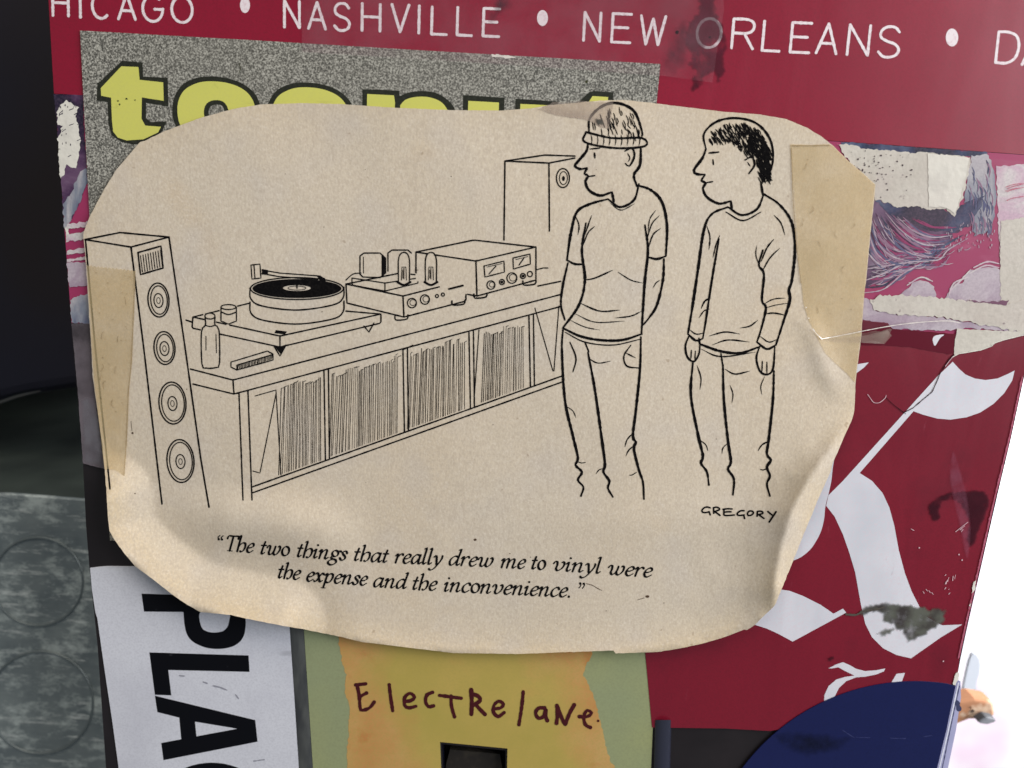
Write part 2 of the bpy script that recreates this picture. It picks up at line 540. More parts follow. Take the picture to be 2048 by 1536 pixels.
STAIN = tapemat('glue_stain', srgb(70, 22, 36), .45, .45, .3, .1)
GSTAIN = tapemat('grey_grime', srgb(90, 92, 88), .78, .7, .2, 0)
GTAPE = tapemat('grubby_tape', srgb(184, 166, 152), .22, .4, .15, .1)
def stainmat(name, col, alpha, rough=.5, scale=160, lo=.25, hi=.6, col2=None):
    m = M(name, rough=rough, spec=.25); m.base(col)
    if col2: m.mix(m.mask(m.noise(scale * 1.3, 4), .4, .65), col2)
    at = m.n('ShaderNodeAttribute'); at.attribute_name = 'edge'
    r_ = m.n('ShaderNodeMapRange'); m.L(m.noise(scale, 6, .65, loc=(1, 4, 2)), r_.inputs[0])
    r_.inputs[1].default_value = lo; r_.inputs[2].default_value = hi
    mu = m.n('ShaderNodeMath', operation='MULTIPLY'); m.L(r_.outputs[0], mu.inputs[0]); m.L(at.outputs['Fac'], mu.inputs[1])
    m2 = m.n('ShaderNodeMath', operation='MULTIPLY'); m.L(mu.outputs[0], m2.inputs[0]); m2.inputs[1].default_value = alpha
    m.see_through(m2.outputs[0])
    return m.done()
SMEAR = stainmat('grey_smear', srgb(96, 98, 88), .95, .7, 220, .22, .5, srgb(60, 54, 52))
RSTAIN = stainmat('purple_glue_stain', srgb(70, 26, 40), .6, .4, 260, .3, .5, srgb(90, 30, 50))
BLOB = stainmat('dark_glue', srgb(48, 18, 30), .65, .35, 240, .25, .45, srgb(60, 22, 34))
SMUDGE = stainmat('dark_smudge', srgb(10, 14, 30), .6, .6, 200)
DUST = stainmat('dust', srgb(130, 128, 134), .55, .7, 200)
PALEGLUE = stainmat('pale_glue', srgb(180, 110, 134), .24, .3, 300)
CRACK = inkmat('dark_tear_line', srgb(48, 14, 22), .8)  # dark line colour for the tear

# ------------------------------------------------------------------ background on the left and right
def box_pts(name, front, y0, y1, material, parent=None, bevel=0.0):
    """prism: 4 pixel corners seen at depth y0 behind the panel, running back to y1"""
    a = [P(x, y, -y0) for x, y in front]
    b = [v + Vector((0, y1 - y0, 0)) for v in a]
    n = len(a)
    f = [tuple(range(n)), tuple(range(2 * n - 1, n - 1, -1))] + [(i, i + n, (i + 1) % n + n, (i + 1) % n) for i in range(n)]
    o = new_mesh_obj(name, a + b, f, material) if parent is None else child(name, a + b, f, material, parent)
    if bevel:
        md = o.modifiers.new('bevel', 'BEVEL'); md.width = bevel; md.segments = 3
    return o

m = M('worn_metal', rough=.5, spec=.5, metal=.25)
m.base(srgb(142, 152, 152))
m.mix(m.mask(m.noise(34, 4, .6, loc=(1, 0, 0)), .42, .66), srgb(90, 102, 108), amt=.8)
m.mix(m.mask(m.noise(110, 8, .75, sc3=(.75, 1, 1.3)), .5, .64), srgb(206, 216, 212), amt=.9)
m.mix(m.mask(m.noise(240, 8, .75, sc3=(.3, 1, 1.8), loc=(3, 3, 1)), .56, .7), srgb(232, 238, 234), amt=.9)
m.bump(m.noise(300, 4, sc3=(.3, 1, 2)), .4, .0004)
METAL = m.done()
# y of the metal box front: 45 mm behind the panel
BD = 0.045
cab_front = [(-260, 985), (20, 988), (215, 1004), (330, 1012), (330, 2100), (-260, 2100)]
cab = box_pts('metal_box', list(reversed(cab_front)), BD, BD + 0.0015, METAL, bevel=.0004)
tag(cab, 'scuffed grey metal box with stamped ring marks at the lower left', 'metal box')
def ring_geo(cx, cy, r, wd, y0, seg=48):
    v, f = [], []
    prof = [(-wd, 0), (-wd * .4, -.0004), (wd * .4, -.0004), (wd, 0)]
    for i in range(seg):
        a = 2 * math.pi * i / seg
        for dr, dy in prof:
            q = P(cx + (r + dr) * math.cos(a), cy + (r + dr) * math.sin(a) * .98, -y0)
            v.append(q + Vector((0, dy - .00005, 0)))
    k = len(prof)
    for i in range(seg):
        for j in range(k - 1):
            a = i * k + j; b = ((i + 1) % seg) * k + j
            f.append((a, a + 1, b + 1, b))
    return v, f
m = M('ring_metal', rough=.5, spec=.5, metal=.3); m.base(srgb(108, 118, 120)); RINGM = m.done()
for (cx, cy, r) in ((76, 1163, 90), (82, 1405, 104), (70, 1660, 104)):
    v, f = ring_geo(cx, cy, r, 2.6, BD)
    child('stamped_ring', v, f, RINGM, cab)

m = M('black_machine_shell', rough=.5, spec=.3); m.base(srgb(30, 30, 44)); m.mix(m.mask(m.noise(9, 3), .4, .6), srgb(34, 28, 30)); SHELL = m.done()
m = M('dark_ledge', rough=.6, spec=.2); m.base(srgb(66, 74, 70)); m.mix(m.mask(m.noise(25, 3), .4, .7), srgb(36, 42, 42)); LEDGE = m.done()
mach = box_pts('black_machine', list(reversed([(-500, -500), (330, -500), (330, 770), (150, 778), (60, 792), (0, 806), (-60, 830), (-500, 900)])), BD + .03, BD + .25, SHELL, bevel=.004)
tag(mach, 'out-of-focus black machine standing behind the left edge of the stickered panel', 'machine')
# pale lip along the bottom of the machine
I = Ink(-(BD + .03), .0008)
I.stroke([(-90, 838), (-30, 814), (0, 804), (40, 791), (80, 782)], 5, taper=.6)
m = M('pale_lip', rough=.5); m.base(srgb(74, 76, 76)); I.build('pale_lip', m.done(), mach)
led = new_mesh_obj('ledge', [P(-500, 1000, -(BD + .004)), P(400, 1012, -(BD + .004)), P(400, 740, -(BD + .16)), P(-500, 740, -(BD + .16))], [(0, 1, 2, 3)], LEDGE)
tag(led, None, kind='structure')
led['label'] = 'dark ledge between the black machine and the metal box'
m = M('dim_room_wall', rough=.9); m.base(srgb(40, 40, 46)); ROOM = m.done()
bw = new_mesh_obj('back_wall', [(-1.6, .62, -1.0), (.10, .62, -1.0), (.10, .62, 1.2), (-1.6, .62, 1.2)], [(0, 1, 2, 3)], ROOM)
tag(bw, None, kind='structure'); bw['label'] = 'dim wall far behind on the left'

m = M('white_wall', rough=.8); m.base(srgb(244, 243, 246))
m.mix(m.mask(m.noise(9, 3), .48, .6), srgb(236, 214, 232), amt=.9); m.mix(m.mask(m.noise(16, 3, loc=(4, 4, 4)), .6, .68), srgb(206, 214, 228), amt=.7); WWALL = m.done()  # lilac and blue tints painted in to break up the blown-out white
ww = new_mesh_obj('wall', [(.10, .55, -.9), (1.6, .55, -.9), (1.6, .55, .9), (.10, .55, .9)], [(0, 1, 2, 3)], WWALL)
tag(ww, None, kind='structure'); ww['label'] = 'overexposed white wall behind the right edge of the panel'

m = M('tan_scrap', rough=.8); m.base(srgb(196, 140, 104)); m.mix(m.mask(m.noise(160, 3), .56, .64), srgb(232, 200, 170)); TAN = m.done()
scr = box_pts('cardboard_scrap', list(reversed([(1890, 1416), (1922, 1404), (1950, 1398), (1988, 1404), (1992, 1432), (1975, 1440), (1940, 1440), (1910, 1452), (1888, 1450)])), .05, .056, TAN, bevel=.001)
tag(scr, 'out-of-focus tan cardboard scrap jutting from behind the lower right edge', 'cardboard scrap')
m = M('scrap_mark', rough=.8); m.base(srgb(66, 50, 44)); MK = m.done()
I = Ink(-.05, .0004); I.dot(1945, 1422, 3.2); I.dot(1941, 1415, 1.8); I.build('dark_spot', MK, scr)
m = M('grey_clip', rough=.6); m.base(srgb(92, 94, 98)); m.mix(m.mask(m.noise(120, 3), .5, .6), srgb(150, 152, 158)); GC = m.done()
clipo = box_pts('grey_clip', list(reversed([(1955, 1444), (1972, 1434), (1992, 1438), (1993, 1444), (1976, 1450), (1962, 1448)])), .046, .049, GC, bevel=.0006)
tag(clipo, 'small blurred grey clip under the tan cardboard scrap', 'clip')
m = M('pale_blue_cloth', rough=.9); m.base(srgb(226, 232, 242)); PB = m.done()
clo = sheet('cloth_scrap', catmull([(1925, 1400), (1932, 1350), (1945, 1308), (1958, 1318), (1960, 1340), (1953, 1370), (1956, 1392), (1940, 1412)], 4, True), -.09, PB, thick=.001)
tag(clo, 'pale blue scrap blurred against the white wall above the cardboard', 'cloth scrap')

# ------------------------------------------------------------------ casing
left_edge = [(58, -420), (95, 0), (107, 180), (118, 310), (128, 457), (142, 650), (156, 801), (166, 926), (172, 1050), (179, 1137), (195, 1290), (212, 1536), (232, 1800)]
right_edge = [(1800, 1800), (1874, 1536), (1893, 1460), (1911, 1372), (1921, 1317), (1939, 1234), (1952, 1178), (1970, 1100), (1995, 990), (2022, 877), (2048, 756), (2110, 480), (2200, 0), (2270, -420)]
socket = [(884, 1488), (1011, 1501), (1008, 1640), (890, 1630)]
casing = new_mesh_obj('monitor_casing', *sheet_geo(left_edge + right_edge, 0.0, [socket], 0, 0.03), PLAST)
tag(casing, 'black plastic back panel covered all over with stickers and tape', 'casing')
# right bezel, a step lower than the panel
bez_out = [(1911, 1358), (1921, 1362), (1922, 1395), (1912, 1460), (1896, 1536), (1830, 1800), (1800, 1800), (1874, 1536), (1893, 1460), (1911, 1372)]
sheet('clear_bezel', bez_out, -0.0006, BEZ, casing, thick=.012)
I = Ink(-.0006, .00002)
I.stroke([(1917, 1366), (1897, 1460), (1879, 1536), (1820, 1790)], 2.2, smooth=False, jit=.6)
I.build('painted_glint_line', inkmat('bezel_glint', srgb(240, 242, 252), .1, None, .5, .8), casing)  # bezel highlight painted as a pale line
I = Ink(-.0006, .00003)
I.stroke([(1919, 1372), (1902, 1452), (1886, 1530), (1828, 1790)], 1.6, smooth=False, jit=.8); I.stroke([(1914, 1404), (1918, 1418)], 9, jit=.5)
I.build('dark_line', inkmat('bezel_dark', srgb(70, 74, 104), .3), casing)  # dark streaks painted beside the highlight
# recessed socket: walls and floor
sv = [P(x, y, 0) for x, y in socket]; sb = [v + Vector((0, .006, 0)) for v in sv]
m = M('socket_wall', rough=.35, spec=.4); m.base(srgb(20, 34, 66)); SW = m.done()
child('socket_rim', sv + sb, [(i, i + 4, (i + 1) % 4 + 4, (i + 1) % 4) for i in range(4)], SW, casing)
m = M('socket_plug', rough=.6, spec=.3); m.base(srgb(40, 36, 32)); m.mix(m.mask(m.noise(400, 4), .5, .7), srgb(62, 56, 46), amt=.7); SF = m.done()
child('socket_floor', sb, [(0, 3, 2, 1)], SF, casing)
tg = sheet_geo([(900, 1499), (1000, 1508), (1008, 1560), (1006, 1640), (886, 1630), (892, 1530)], -0.0025, (), 0, .003)
child('latch_tongue', tg[0], tg[1], SF, casing)
# rounded bead below the red sticker
I = Ink(0.0, .0)
v, f = [], []
for i in range(13):
    a = math.pi * i / 12
    for yy, cx in ((1440, 1326), (1800, 1316)):
        q = P(cx - 17 * math.cos(a), yy, .0012 * math.sin(a)); v.append(q)
f = [(2 * i, 2 * i + 1, 2 * i + 3, 2 * i + 2) for i in range(12)]
m = M('bead_plastic', rough=.22, spec=.6); m.base(srgb(44, 46, 60)); child('edge_bead', v, f, m.done(), casing, smooth=True)
v, f = [], []
for i in range(13):
    a = math.pi * i / 12
    for (yy, cx) in ((1230, 591), (1560, 613), (1800, 630)):
        v.append(P(cx - 17 * math.cos(a), yy, .0005 * math.sin(a)))
f = [(3 * i + j, 3 * i + j + 1, 3 * i + j + 4, 3 * i + j + 3) for i in range(12) for j in range(2)]
m = M('groove_plastic', rough=.5, spec=.3); m.base(srgb(60, 62, 64)); m.mix(m.mask(m.noise(180, 4, sc3=(1, 1, .3)), .5, .65), srgb(100, 102, 98), amt=.6)
child('edge_bead', v, f, m.done(), casing, smooth=True, label='scuffed grey bead beside the white sticker')

# ------------------------------------------------------------------ poster: red band of city names above a pink picture
def interp(line, y):
    for (x0, y0), (x1, y1) in zip(line[:-1], line[1:]):
        if min(y0, y1) <= y <= max(y0, y1): return x0 + (x1 - x0) * (y - y0) / (y1 - y0)
    return line[0][0]
HP = 0.25 * MM
band_out = [(60, -380), (97, 0), (108, 187), (700, 222), (1670, 282), (2048, 309), (2148, 316), (2200, 0), (2262, -380)]
poster = sheet('poster', band_out, HP, RED, thick=.2 * MM)
tag(poster, 'glossy red poster with white city names above a torn pink and purple picture', 'poster')
pic_out = [(109, 188), (700, 223), (1670, 283), (2147, 317), (2110, 480), (2060, 690), (1900, 690), (1700, 672), (900, 660), (143, 646), (129, 457), (119, 310)]
sheet('picture_band', pic_out, HP - .03 * MM, PINK, poster, thick=.15 * MM)

def frame_glyph(I, ch, x0, x1, yb, hgt, lean, slope, wd=5.6, jit=.25):
    W = x1 - x0
    def T(u, v): return (x0 + u * W + v * hgt * lean, yb - v * hgt + u * W * slope)
    def S(*p, sm=False, closed=False): I.stroke([T(*q) for q in p], wd, smooth=sm, jit=jit, step=2.5, closed=closed)
    E = lambda a0, a1, n=12, cx=.5, cy=.5, rx=.5, ry=.5: [(cx + rx * math.cos(R(a0 + (a1 - a0) * i / n)), cy + ry * math.sin(R(a0 + (a1 - a0) * i / n))) for i in range(n + 1)]
    if ch == 'H': S((0, 0), (0, 1)); S((1, 0), (1, 1)); S((0, .52), (1, .52))
    elif ch == 'I': S((.5, 0), (.5, 1))
    elif ch == 'C': S(*E(48, 312, 16), sm=True)
    elif ch == 'A': S((0, 0), (.5, 1)); S((.5, 1), (1, 0)); S((.2, .34), (.8, .34))
    elif ch == 'G': S(*E(48, 360, 18), sm=True); S((1, .48), (.6, .48))
    elif ch == 'O': S(*E(0, 342, 18), sm=True, closed=True)
    elif ch == 'N': S((0, 0), (0, 1)); S((0, 1), (1, 0)); S((1, 0), (1, 1))
    elif ch == 'S': S((.92, .84), (.7, .99), (.32, .99), (.08, .84), (.1, .64), (.4, .52), (.75, .44), (.96, .28), (.88, .09), (.6, 0), (.28, .01), (.03, .16), sm=True)
    elif ch == 'V': S((0, 1), (.5, 0)); S((.5, 0), (1, 1))
    elif ch == 'L': S((0, 1), (0, 0)); S((0, 0), (1, 0))
    elif ch == 'E': S((0, 1), (0, 0)); S((0, 0), (1, 0)); S((0, 1), (1, 1)); S((0, .52), (.85, .52))
    elif ch == 'W': S((0, 1), (.25, 0)); S((.25, 0), (.5, .9)); S((.5, .9), (.75, 0)); S((.75, 0), (1, 1))
    elif ch == 'R': S((0, 0), (0, 1)); S((0, 1), (.6, 1), (.9, .93), (1, .77), (.9, .6), (.6, .52), (0, .52), sm=True); S((.55, .52), (1, 0))
    elif ch == 'D': S((0, 0), (0, 1)); S((0, 1), (.45, 1), (.85, .88), (1, .55), (.88, .18), (.5, 0), (0, 0), sm=True)
words = [
    ('CHICAGO', [('C', 58, 92, 31), ('H', 106, 137, 32), ('I', 155, 167, 35), ('C', 185, 220, 37), ('A', 237, 271, 39), ('G', 286, 326, 43), ('O', 344, 385, 45)]),
    ('NASHVILLE', [('N', 569, 599, 55), ('A', 617, 651, 58), ('S', 668, 700, 61), ('H', 724, 760, 62), ('V', 783, 817, 64), ('I', 832, 843, 67), ('L', 863, 893, 69), ('L', 914, 943, 71), ('E', 966, 998, 73)]),
    ('NEW', [('N', 1167, 1199, 82), ('E', 1223, 1260, 85), ('W', 1279, 1328, 89)]),
    ('ORLEANS', [('O', 1392, 1440, 95), ('R', 1463, 1505, 97), ('L', 1524, 1558, 102), ('E', 1580, 1618, 105), ('A', 1632, 1672, 107), ('N', 1694, 1735, 110), ('S', 1754, 1797, 114)]),
    ('DA', [('D', 1991, 2034, 126), ('A', 2044, 2090, 130)])]
for wname, lets in words:
    I = Ink(HP, .03 * MM)
    for ch, x0, x1, yb in lets:
        if x0 < 97: continue
        hgt = 53 + (x0 - 570) * .006
        lean = max(-.02, min(.11, (x0 - 620) * .0001))
        if ch == 'R' or ch == 'E' or ch == 'L' or ch == 'D': pass
        frame_glyph(I, ch, x0, x1, yb - 1, hgt, lean, .045)
    I.build('lettering', WHITEL, poster)
for bx, by, rx, ry in ((490, 10, 10, 16), (1085, 36, 11, 16), (1904, 75, 12.5, 18)):
    I = Ink(HP, .03 * MM); I.dot(bx, by, rx, ry, 22); I.build('bullet', WHITEL, poster)
# brown glue stain around the O
soft('glue_stain', ragged(Z3((370, -40), (470, -40), (478, 60), (510, 130), (530, 230), (520, 330), (500, 420), (480, 430), (460, 375), (430, 380), (400, 425), (392, 465), (340, 468), (348, 400), (362, 370), (330, 330), (345, 270), (300, 230), (310, 170), (335, 110), (380, 60)), 7, 3, 3), HP + .06 * MM, RSTAIN, poster, 5)
soft('glue_stain', ragged(Z3((300, 90), (330, 100), (345, 160), (330, 330), (250, 400), (180, 380), (200, 240), (250, 150)), 5, 4, 8), HP + .055 * MM, SMUDGE, poster, 22)
soft('glue_stain', ragged(Z2((1075, 70), (1130, 60), (1145, -20), (1240, -30), (1250, 40), (1170, 90), (1160, 140), (1100, 150)), 6, 3, 5), HP + .065 * MM, SMUDGE, poster, 14)
I = Ink(HP, .07 * MM); I.dot(*Z3((272, 165))[0], 3.5); I.dot(*Z3((440, 190))[0], 2); I.build('speck', INK, poster)

# --- picture on the band, right part
LP = .035 * MM
I = Ink(HP - .03 * MM, LP)
I.poly(ragged(Z3((1225, 980), (1300, 1010), (1480, 1060), (1690, 1090), (1840, 980), (1850, 1050), (1820, 1130), (1700, 1190), (1640, 1270), (1560, 1350), (1450, 1380), (1350, 1430), (1225, 1480)), 6, 5, 1))
I.build('purple_swirl', PURP, poster)
I = Ink(HP - .03 * MM, LP + .03 * MM)
I.poly(ragged(Z3((1285, 1020), (1400, 1055), (1560, 1050), (1690, 1090), (1780, 1010), (1848, 975), (1840, 1060), (1780, 1140), (1680, 1195), (1560, 1190), (1450, 1150), (1370, 1110)), 4, 5, 2))
I.poly(ragged(Z3((1110, 728), (1250, 735), (1560, 758), (1860, 780), (1860, 800), (1700, 800), (1500, 790), (1250, 765), (1120, 750)), 2, 5, 2))
I.build('navy_swirl', NAVY, poster)
I = Ink(HP - .03 * MM, LP + .045 * MM)
I.poly(ragged(Z3((1780, 800), (1860, 785), (1895, 860), (1905, 1020), (1890, 1130), (1850, 1200), (1790, 1210), (1780, 1130), (1830, 1060), (1848, 1000), (1740, 1040), (1760, 900)), 4, 5, 4))
I.build('blue_plume', STEEL, poster)
I = Ink(HP - .03 * MM, LP + .05 * MM)
I.poly(ragged(catmull(Z3((1640, 1536), (1680, 1470), (1740, 1440), (1770, 1390), (1850, 1370), (1925, 1385), (1925, 1560), (1650, 1570)), 5, True), 4, 4, 4))
I.poly(ragged(catmull(Z3((1400, 1520), (1450, 1480), (1500, 1440), (1560, 1445), (1583, 1470), (1590, 1560), (1400, 1560)), 5, True), 4, 4, 6))
I.build('grey_cloud', CLOUD, poster)
I = Ink(HP - .03 * MM, LP + .08 * MM)
streaks = [((1225, 1380), (1350, 1360), (1500, 1335), (1610, 1330), (1660, 1280), (1760, 1220)),
           ((1225, 1440), (1330, 1400), (1450, 1345), (1560, 1340)),
           ((1228, 1500), (1330, 1480), (1430, 1400), (1520, 1350)),
           ((1270, 1130), (1300, 1240), (1370, 1310), (1470, 1340)),
           ((1300, 1110), (1360, 1220), (1450, 1290), (1560, 1320)),
           ((1340, 1090), (1420, 1180), (1530, 1250), (1640, 1250)),
           ((1255, 1200), (1290, 1290), (1350, 1350)),
           ((1245, 1290), (1290, 1340), (1340, 1370)),
           ((1400, 1110), (1480, 1180), (1580, 1215), (1680, 1205))]
for s_ in streaks:
    I.stroke(Z3(*s_), 2.6, jit=.8, taper=.6)
for k in range(60):
    s_ = rng.choice(streaks[:6]); j = rng.randrange(len(s_) - 1)
    a, b = s_[j], s_[j + 1]; t = rng.random()
    x = a[0] + (b[0] - a[0]) * t + rng.uniform(-40, 40); y = a[1] + (b[1] - a[1]) * t + rng.uniform(-45, 45)
    dx, dy = (b[0] - a[0]), (b[1] - a[1]); l = math.hypot(dx, dy)
    x2 = x + dx / l * rng.uniform(25, 70); y2 = y + dy / l * rng.uniform(15, 60)
    if x < 1235: continue
    I.stroke(Z3((x, y), ((x + x2) / 2, (y + y2) / 2 + 6), (x2, y2)), 1.3, jit=.5, taper=.7)
I.build('pale_streak', CLOUD, poster)
flow_mats = [NAVY, PURP, inkmat('plum_ink', srgb(70, 34, 66)), inkmat('rose_ink', srgb(150, 62, 104)), inkmat('mauve_ink', srgb(150, 118, 140)), inkmat('slate_ink', srgb(92, 98, 128))]
for q_, fm in enumerate(flow_mats):
    I = Ink(HP - .03 * MM, LP + (.048 + .004 * q_) * MM)
    for k in range(46):
        s_ = rng.choice(streaks); sh = rng.uniform(-75, 45); sx_ = rng.uniform(-60, 40)
        L_ = [(x + sx_, y + sh * (1 - .5 * i / len(s_)) ) for i, (x, y) in enumerate(s_)]
        i0 = rng.randrange(max(1, len(L_) - 2)); L_ = L_[i0:i0 + 3]
        if any(x < 1236 or x > 1740 or y > 1500 or y < 1090 - (x - 1290) * -.05 for x, y in L_): continue
        I.stroke(Z3(*L_), rng.uniform(1.2, 4.5), jit=.8, taper=.8)
    for k in range(16):
        x = rng.uniform(1760, 1880); y = rng.uniform(800, 1150)
        if q_ in (0, 4, 5): I.stroke(Z3((x, y), (x + 12, y + 30), (x + 8, y + 70)), rng.uniform(1, 4), jit=.8, taper=.7)
    if I.v: I.build('painted_streaks', fm, poster)['kind'] = 'stuff'
I = Ink(HP - .03 * MM, LP + .085 * MM)
for p in ((1660, 1520, 1690, 1450, 1760, 1420), (1770, 1400, 1850, 1360, 1920, 1370), (1450, 1460, 1520, 1420, 1580, 1440), (1670, 1490, 1720, 1440, 1775, 1380), (1790, 1370, 1860, 1340, 1920, 1350)):
    I.stroke(Z3(p[:2], p[2:4], p[4:]), 3.0, jit=.6, taper=.4)
I.build('cloud_rim', FADEP, poster)
I = Ink(HP - .03 * MM, LP + .09 * MM)
for k in range(60):
    x = rng.uniform(1640, 1900); y = rng.uniform(1150, 1290) - (x - 1640) * .1
    I.stroke(Z3((x, y), (x + rng.uniform(-3, 3), y + rng.uniform(3, 13))), rng.uniform(.8, 2.0), jit=.5)
I.build('white_fleck', CLOUD, poster)
# faded part right of the picture
sheet('faded_print', ragged(Z3((1905, 850), (2300, 830), (2300, 1560), (1935, 1560), (1915, 1100)), 3, 5, 5), HP + .03 * MM, FADEP, poster)
# torn white patches where the picture came off
patchA = Z3((1090, 735), (1180, 742), (1250, 765), (1420, 775), (1550, 782), (1680, 795), (1775, 805), (1762, 900), (1735, 1000), (1695, 1105), (1640, 1068), (1560, 1075), (1500, 1055), (1400, 1060), (1350, 1040), (1280, 1020), (1275, 940), (1150, 825))
sheet('torn_patch', ragged(patchA, 4, 3.5, 8), HP + .09 * MM, TORN, poster, thick=.05 * MM)
m = M('cleaner_fibre', rough=.9, spec=.1); m.base(srgb(228, 224, 212)); m.mix(m.mask(m.noise(200, 3), .5, .8), srgb(206, 202, 192)); m.bump(m.noise(800, 3), .5, .0002); CLEANF = m.done()
sheet('torn_patch', ragged(Z3((1555, 786), (1768, 808), (1750, 900), (1725, 1000), (1693, 1095), (1650, 1062), (1560, 1058)), 2, 4, 8), HP + .16 * MM, CLEANF, poster, label='cleaner square corner of the torn white patch')
pB = Z3((1930, 1130), (2300, 1080), (2300, 1600), (1930, 1600), (1925, 1400))
sheet('torn_patch', ragged(pB, 3, 4, 12), HP + .09 * MM, TORN, poster)
I = Ink(HP, .2 * MM)
for k in range(5):
    y = rng.uniform(950, 1080)
    I.stroke(Z3((1940 + rng.uniform(0, 30), y), (1990, y - 12), (2050, y - 25 + rng.uniform(-6, 6))), rng.uniform(.8, 1.6), jit=.8)
I.build('pink_scratch', inkmat('pink_line', srgb(196, 110, 130)), poster)
I = Ink(HP, .17 * MM)
for k in range(70):
    x = rng.gauss(1310, 90); y = rng.gauss(850, 60)
    if inside([Z3((x, y))[0][0]], [Z3((x, y))[0][1]], patchA)[0] and x < 1560:
        I.dot(*Z3((x, y))[0], rng.uniform(.5, 1.9), n=7, jit=.4)
I.build('speckles', inkmat('speck_ink', srgb(60, 44, 52)), poster)
# strip torn across the lower part
st = Z4((900, 375), (960, 350), (1060, 335), (1220, 345), (1370, 355), (1560, 370), (1740, 385), (1900, 400), (2048, 370), (2400, 330), (2400, 700), (2048, 620), (1900, 590), (1700, 550), (1540, 520), (1380, 497), (1200, 490), (1050, 475), (930, 450))
sheet('torn_patch', ragged(st, 5, 4, 3), HP + .2 * MM, TORN, poster, thick=.05 * MM, label='long torn white strip across the bottom of the picture')
I = Ink(HP + .2 * MM, .04 * MM)
I.poly(ragged(Z4((1620, 375), (1720, 385), (1850, 385), (1935, 372), (1915, 415), (1800, 400), (1700, 392)), 3, 3, 9)); I.build('print_remnant', inkmat('mauve_remnant', srgb(120, 84, 104)), poster)
fr = Z4((790, 320), (900, 375), (930, 450), (1050, 475), (1380, 497), (1700, 550), (2048, 600), (2400, 660), (2400, 760), (2048, 650), (1880, 600), (1640, 590), (1420, 600), (1060, 588), (1030, 545), (790, 520))
sheet('faded_print', ragged(fr, 4, 4, 13), HP + .12 * MM, CLOUD, poster)
# left strip of the picture
I = Ink(HP - .03 * MM, LP)
I.poly(ragged(ZL((52, 26), (232, 30), (240, 250), (262, 560), (215, 690), (160, 800), (118, 850), (95, 500), (72, 200)), 1.5, 4, 21)); I.build('purple_swirl', PURP, poster)
I = Ink(HP - .03 * MM, LP + .03 * MM)
I.poly(ragged(ZL((215, 500), (255, 480), (262, 560), (212, 690), (150, 815), (118, 850), (108, 700), (160, 640)), 3, 4, 24)); I.build('blue_plume', STEEL, poster)
I = Ink(HP - .03 * MM, LP + .05 * MM)
lp = ZL((72, 140), (100, 90), (130, 62), (165, 85), (203, 105), (190, 165), (205, 220), (218, 300), (210, 400), (188, 485), (160, 470), (130, 455), (118, 520), (95, 545), (85, 430), (76, 300), (100, 250), (110, 215), (78, 215))
I.poly(ragged(lp, 3, 3, 25)); I.build('torn_patch', CLEANF, poster)
I = Ink(HP, .07 * MM)
for k in range(26):
    x = rng.uniform(85, 200); y = rng.uniform(90, 420)
    a = ZL((x, y))[0]
    if k < 11: I.stroke([a, (a[0] + rng.uniform(4, 10), a[1] - rng.uniform(2, 6))], rng.uniform(.7, 1.6), jit=.6)
    else: I.dot(a[0], a[1], rng.uniform(.5, 1.4), rng.uniform(1, 2.8), n=7, jit=.5)
I.build('speckles', inkmat('speck_ink_b', srgb(70, 62, 76)), poster)
I = Ink(HP - .03 * MM, LP + .055 * MM)
for y0, y1 in ((825, 850), (885, 925), (985, 1005), (1040, 1050)):
    I.poly(ragged(ZL((135, y0), (275, y0 - 20), (275, y1 - 12), (135, y1 + 5)), 3, 3, y0)); 
I.build('pale_streak', FADEP, poster)
I = Ink(HP - .03 * MM, LP + .06 * MM)
I.poly(ragged(ZL((134, 1060), (200, 1055), (262, 1065), (266, 1200), (215, 1205), (148, 1215)), 3, 3, 31)); I.build('grey_cloud', CLOUD, poster)
I = Ink(HP - .03 * MM, LP + .07 * MM)
I.poly(ragged(ZL((152, 1290), (200, 1265), (275, 1250), (275, 1440), (160, 1425)), 3, 3, 32)); I.build('blue_plume', STEEL, poster)
I = Ink(HP - .03 * MM, LP + .03 * MM); I.poly(ragged(ZL((122, 840), (142, 840), (146, 930), (130, 935)), 2, 3, 33)); I.build('torn_patch', CLEANF, poster)

# ------------------------------------------------------------------ lower red sticker with white blackletter
HL = .42 * MM
redlow = [(1250, 1000), (1500, 660), (1640, 636), (1725, 641), (1776, 646), (1784, 659), (1850, 664), (1912, 668)]
tear = Z4((1525, 775), (1505, 795), (1465, 850), (1440, 890), (1420, 925), (1400, 975), (1385, 1010), (1362, 1060), (1290, 1120), (1220, 1180), (1150, 1215))
right_b = [(1917, 1300), (1919, 1334), (1911, 1366)]
low_out = redlow + tear[:1] + Z4((1560, 772), (1620, 765), (1720, 748), (1810, 718), (1800, 702), (1900, 680), (2048, 640)) + [(2072, 665)] + \
    [(2046, 756), (2020, 877), (1993, 990), (1968, 1100), (1950, 1178), (1937, 1234), (1919, 1317)] + \
    [(1914, 1364), (1780, 1420), (1540, 1462), (1450, 1457), (1304, 1455), (1290, 1300)]
low = sheet('red_sticker', low_out, HL, RED2, thick=.2 * MM)
tag(low, 'torn dark red sticker with large white blackletter strokes at the lower right', 'sticker')
I = Ink(HL, .03 * MM)
flag = Z4((1515, 835), (1560, 885), (1610, 930), (1680, 960), (1760, 972), (1850, 960), (1930, 925), (1978, 900), (1960, 975), (1900, 1070), (1820, 1150), (1720, 1215), (1620, 1250), (1500, 1268), (1400, 1260), (1290, 1230), (1222, 1205))
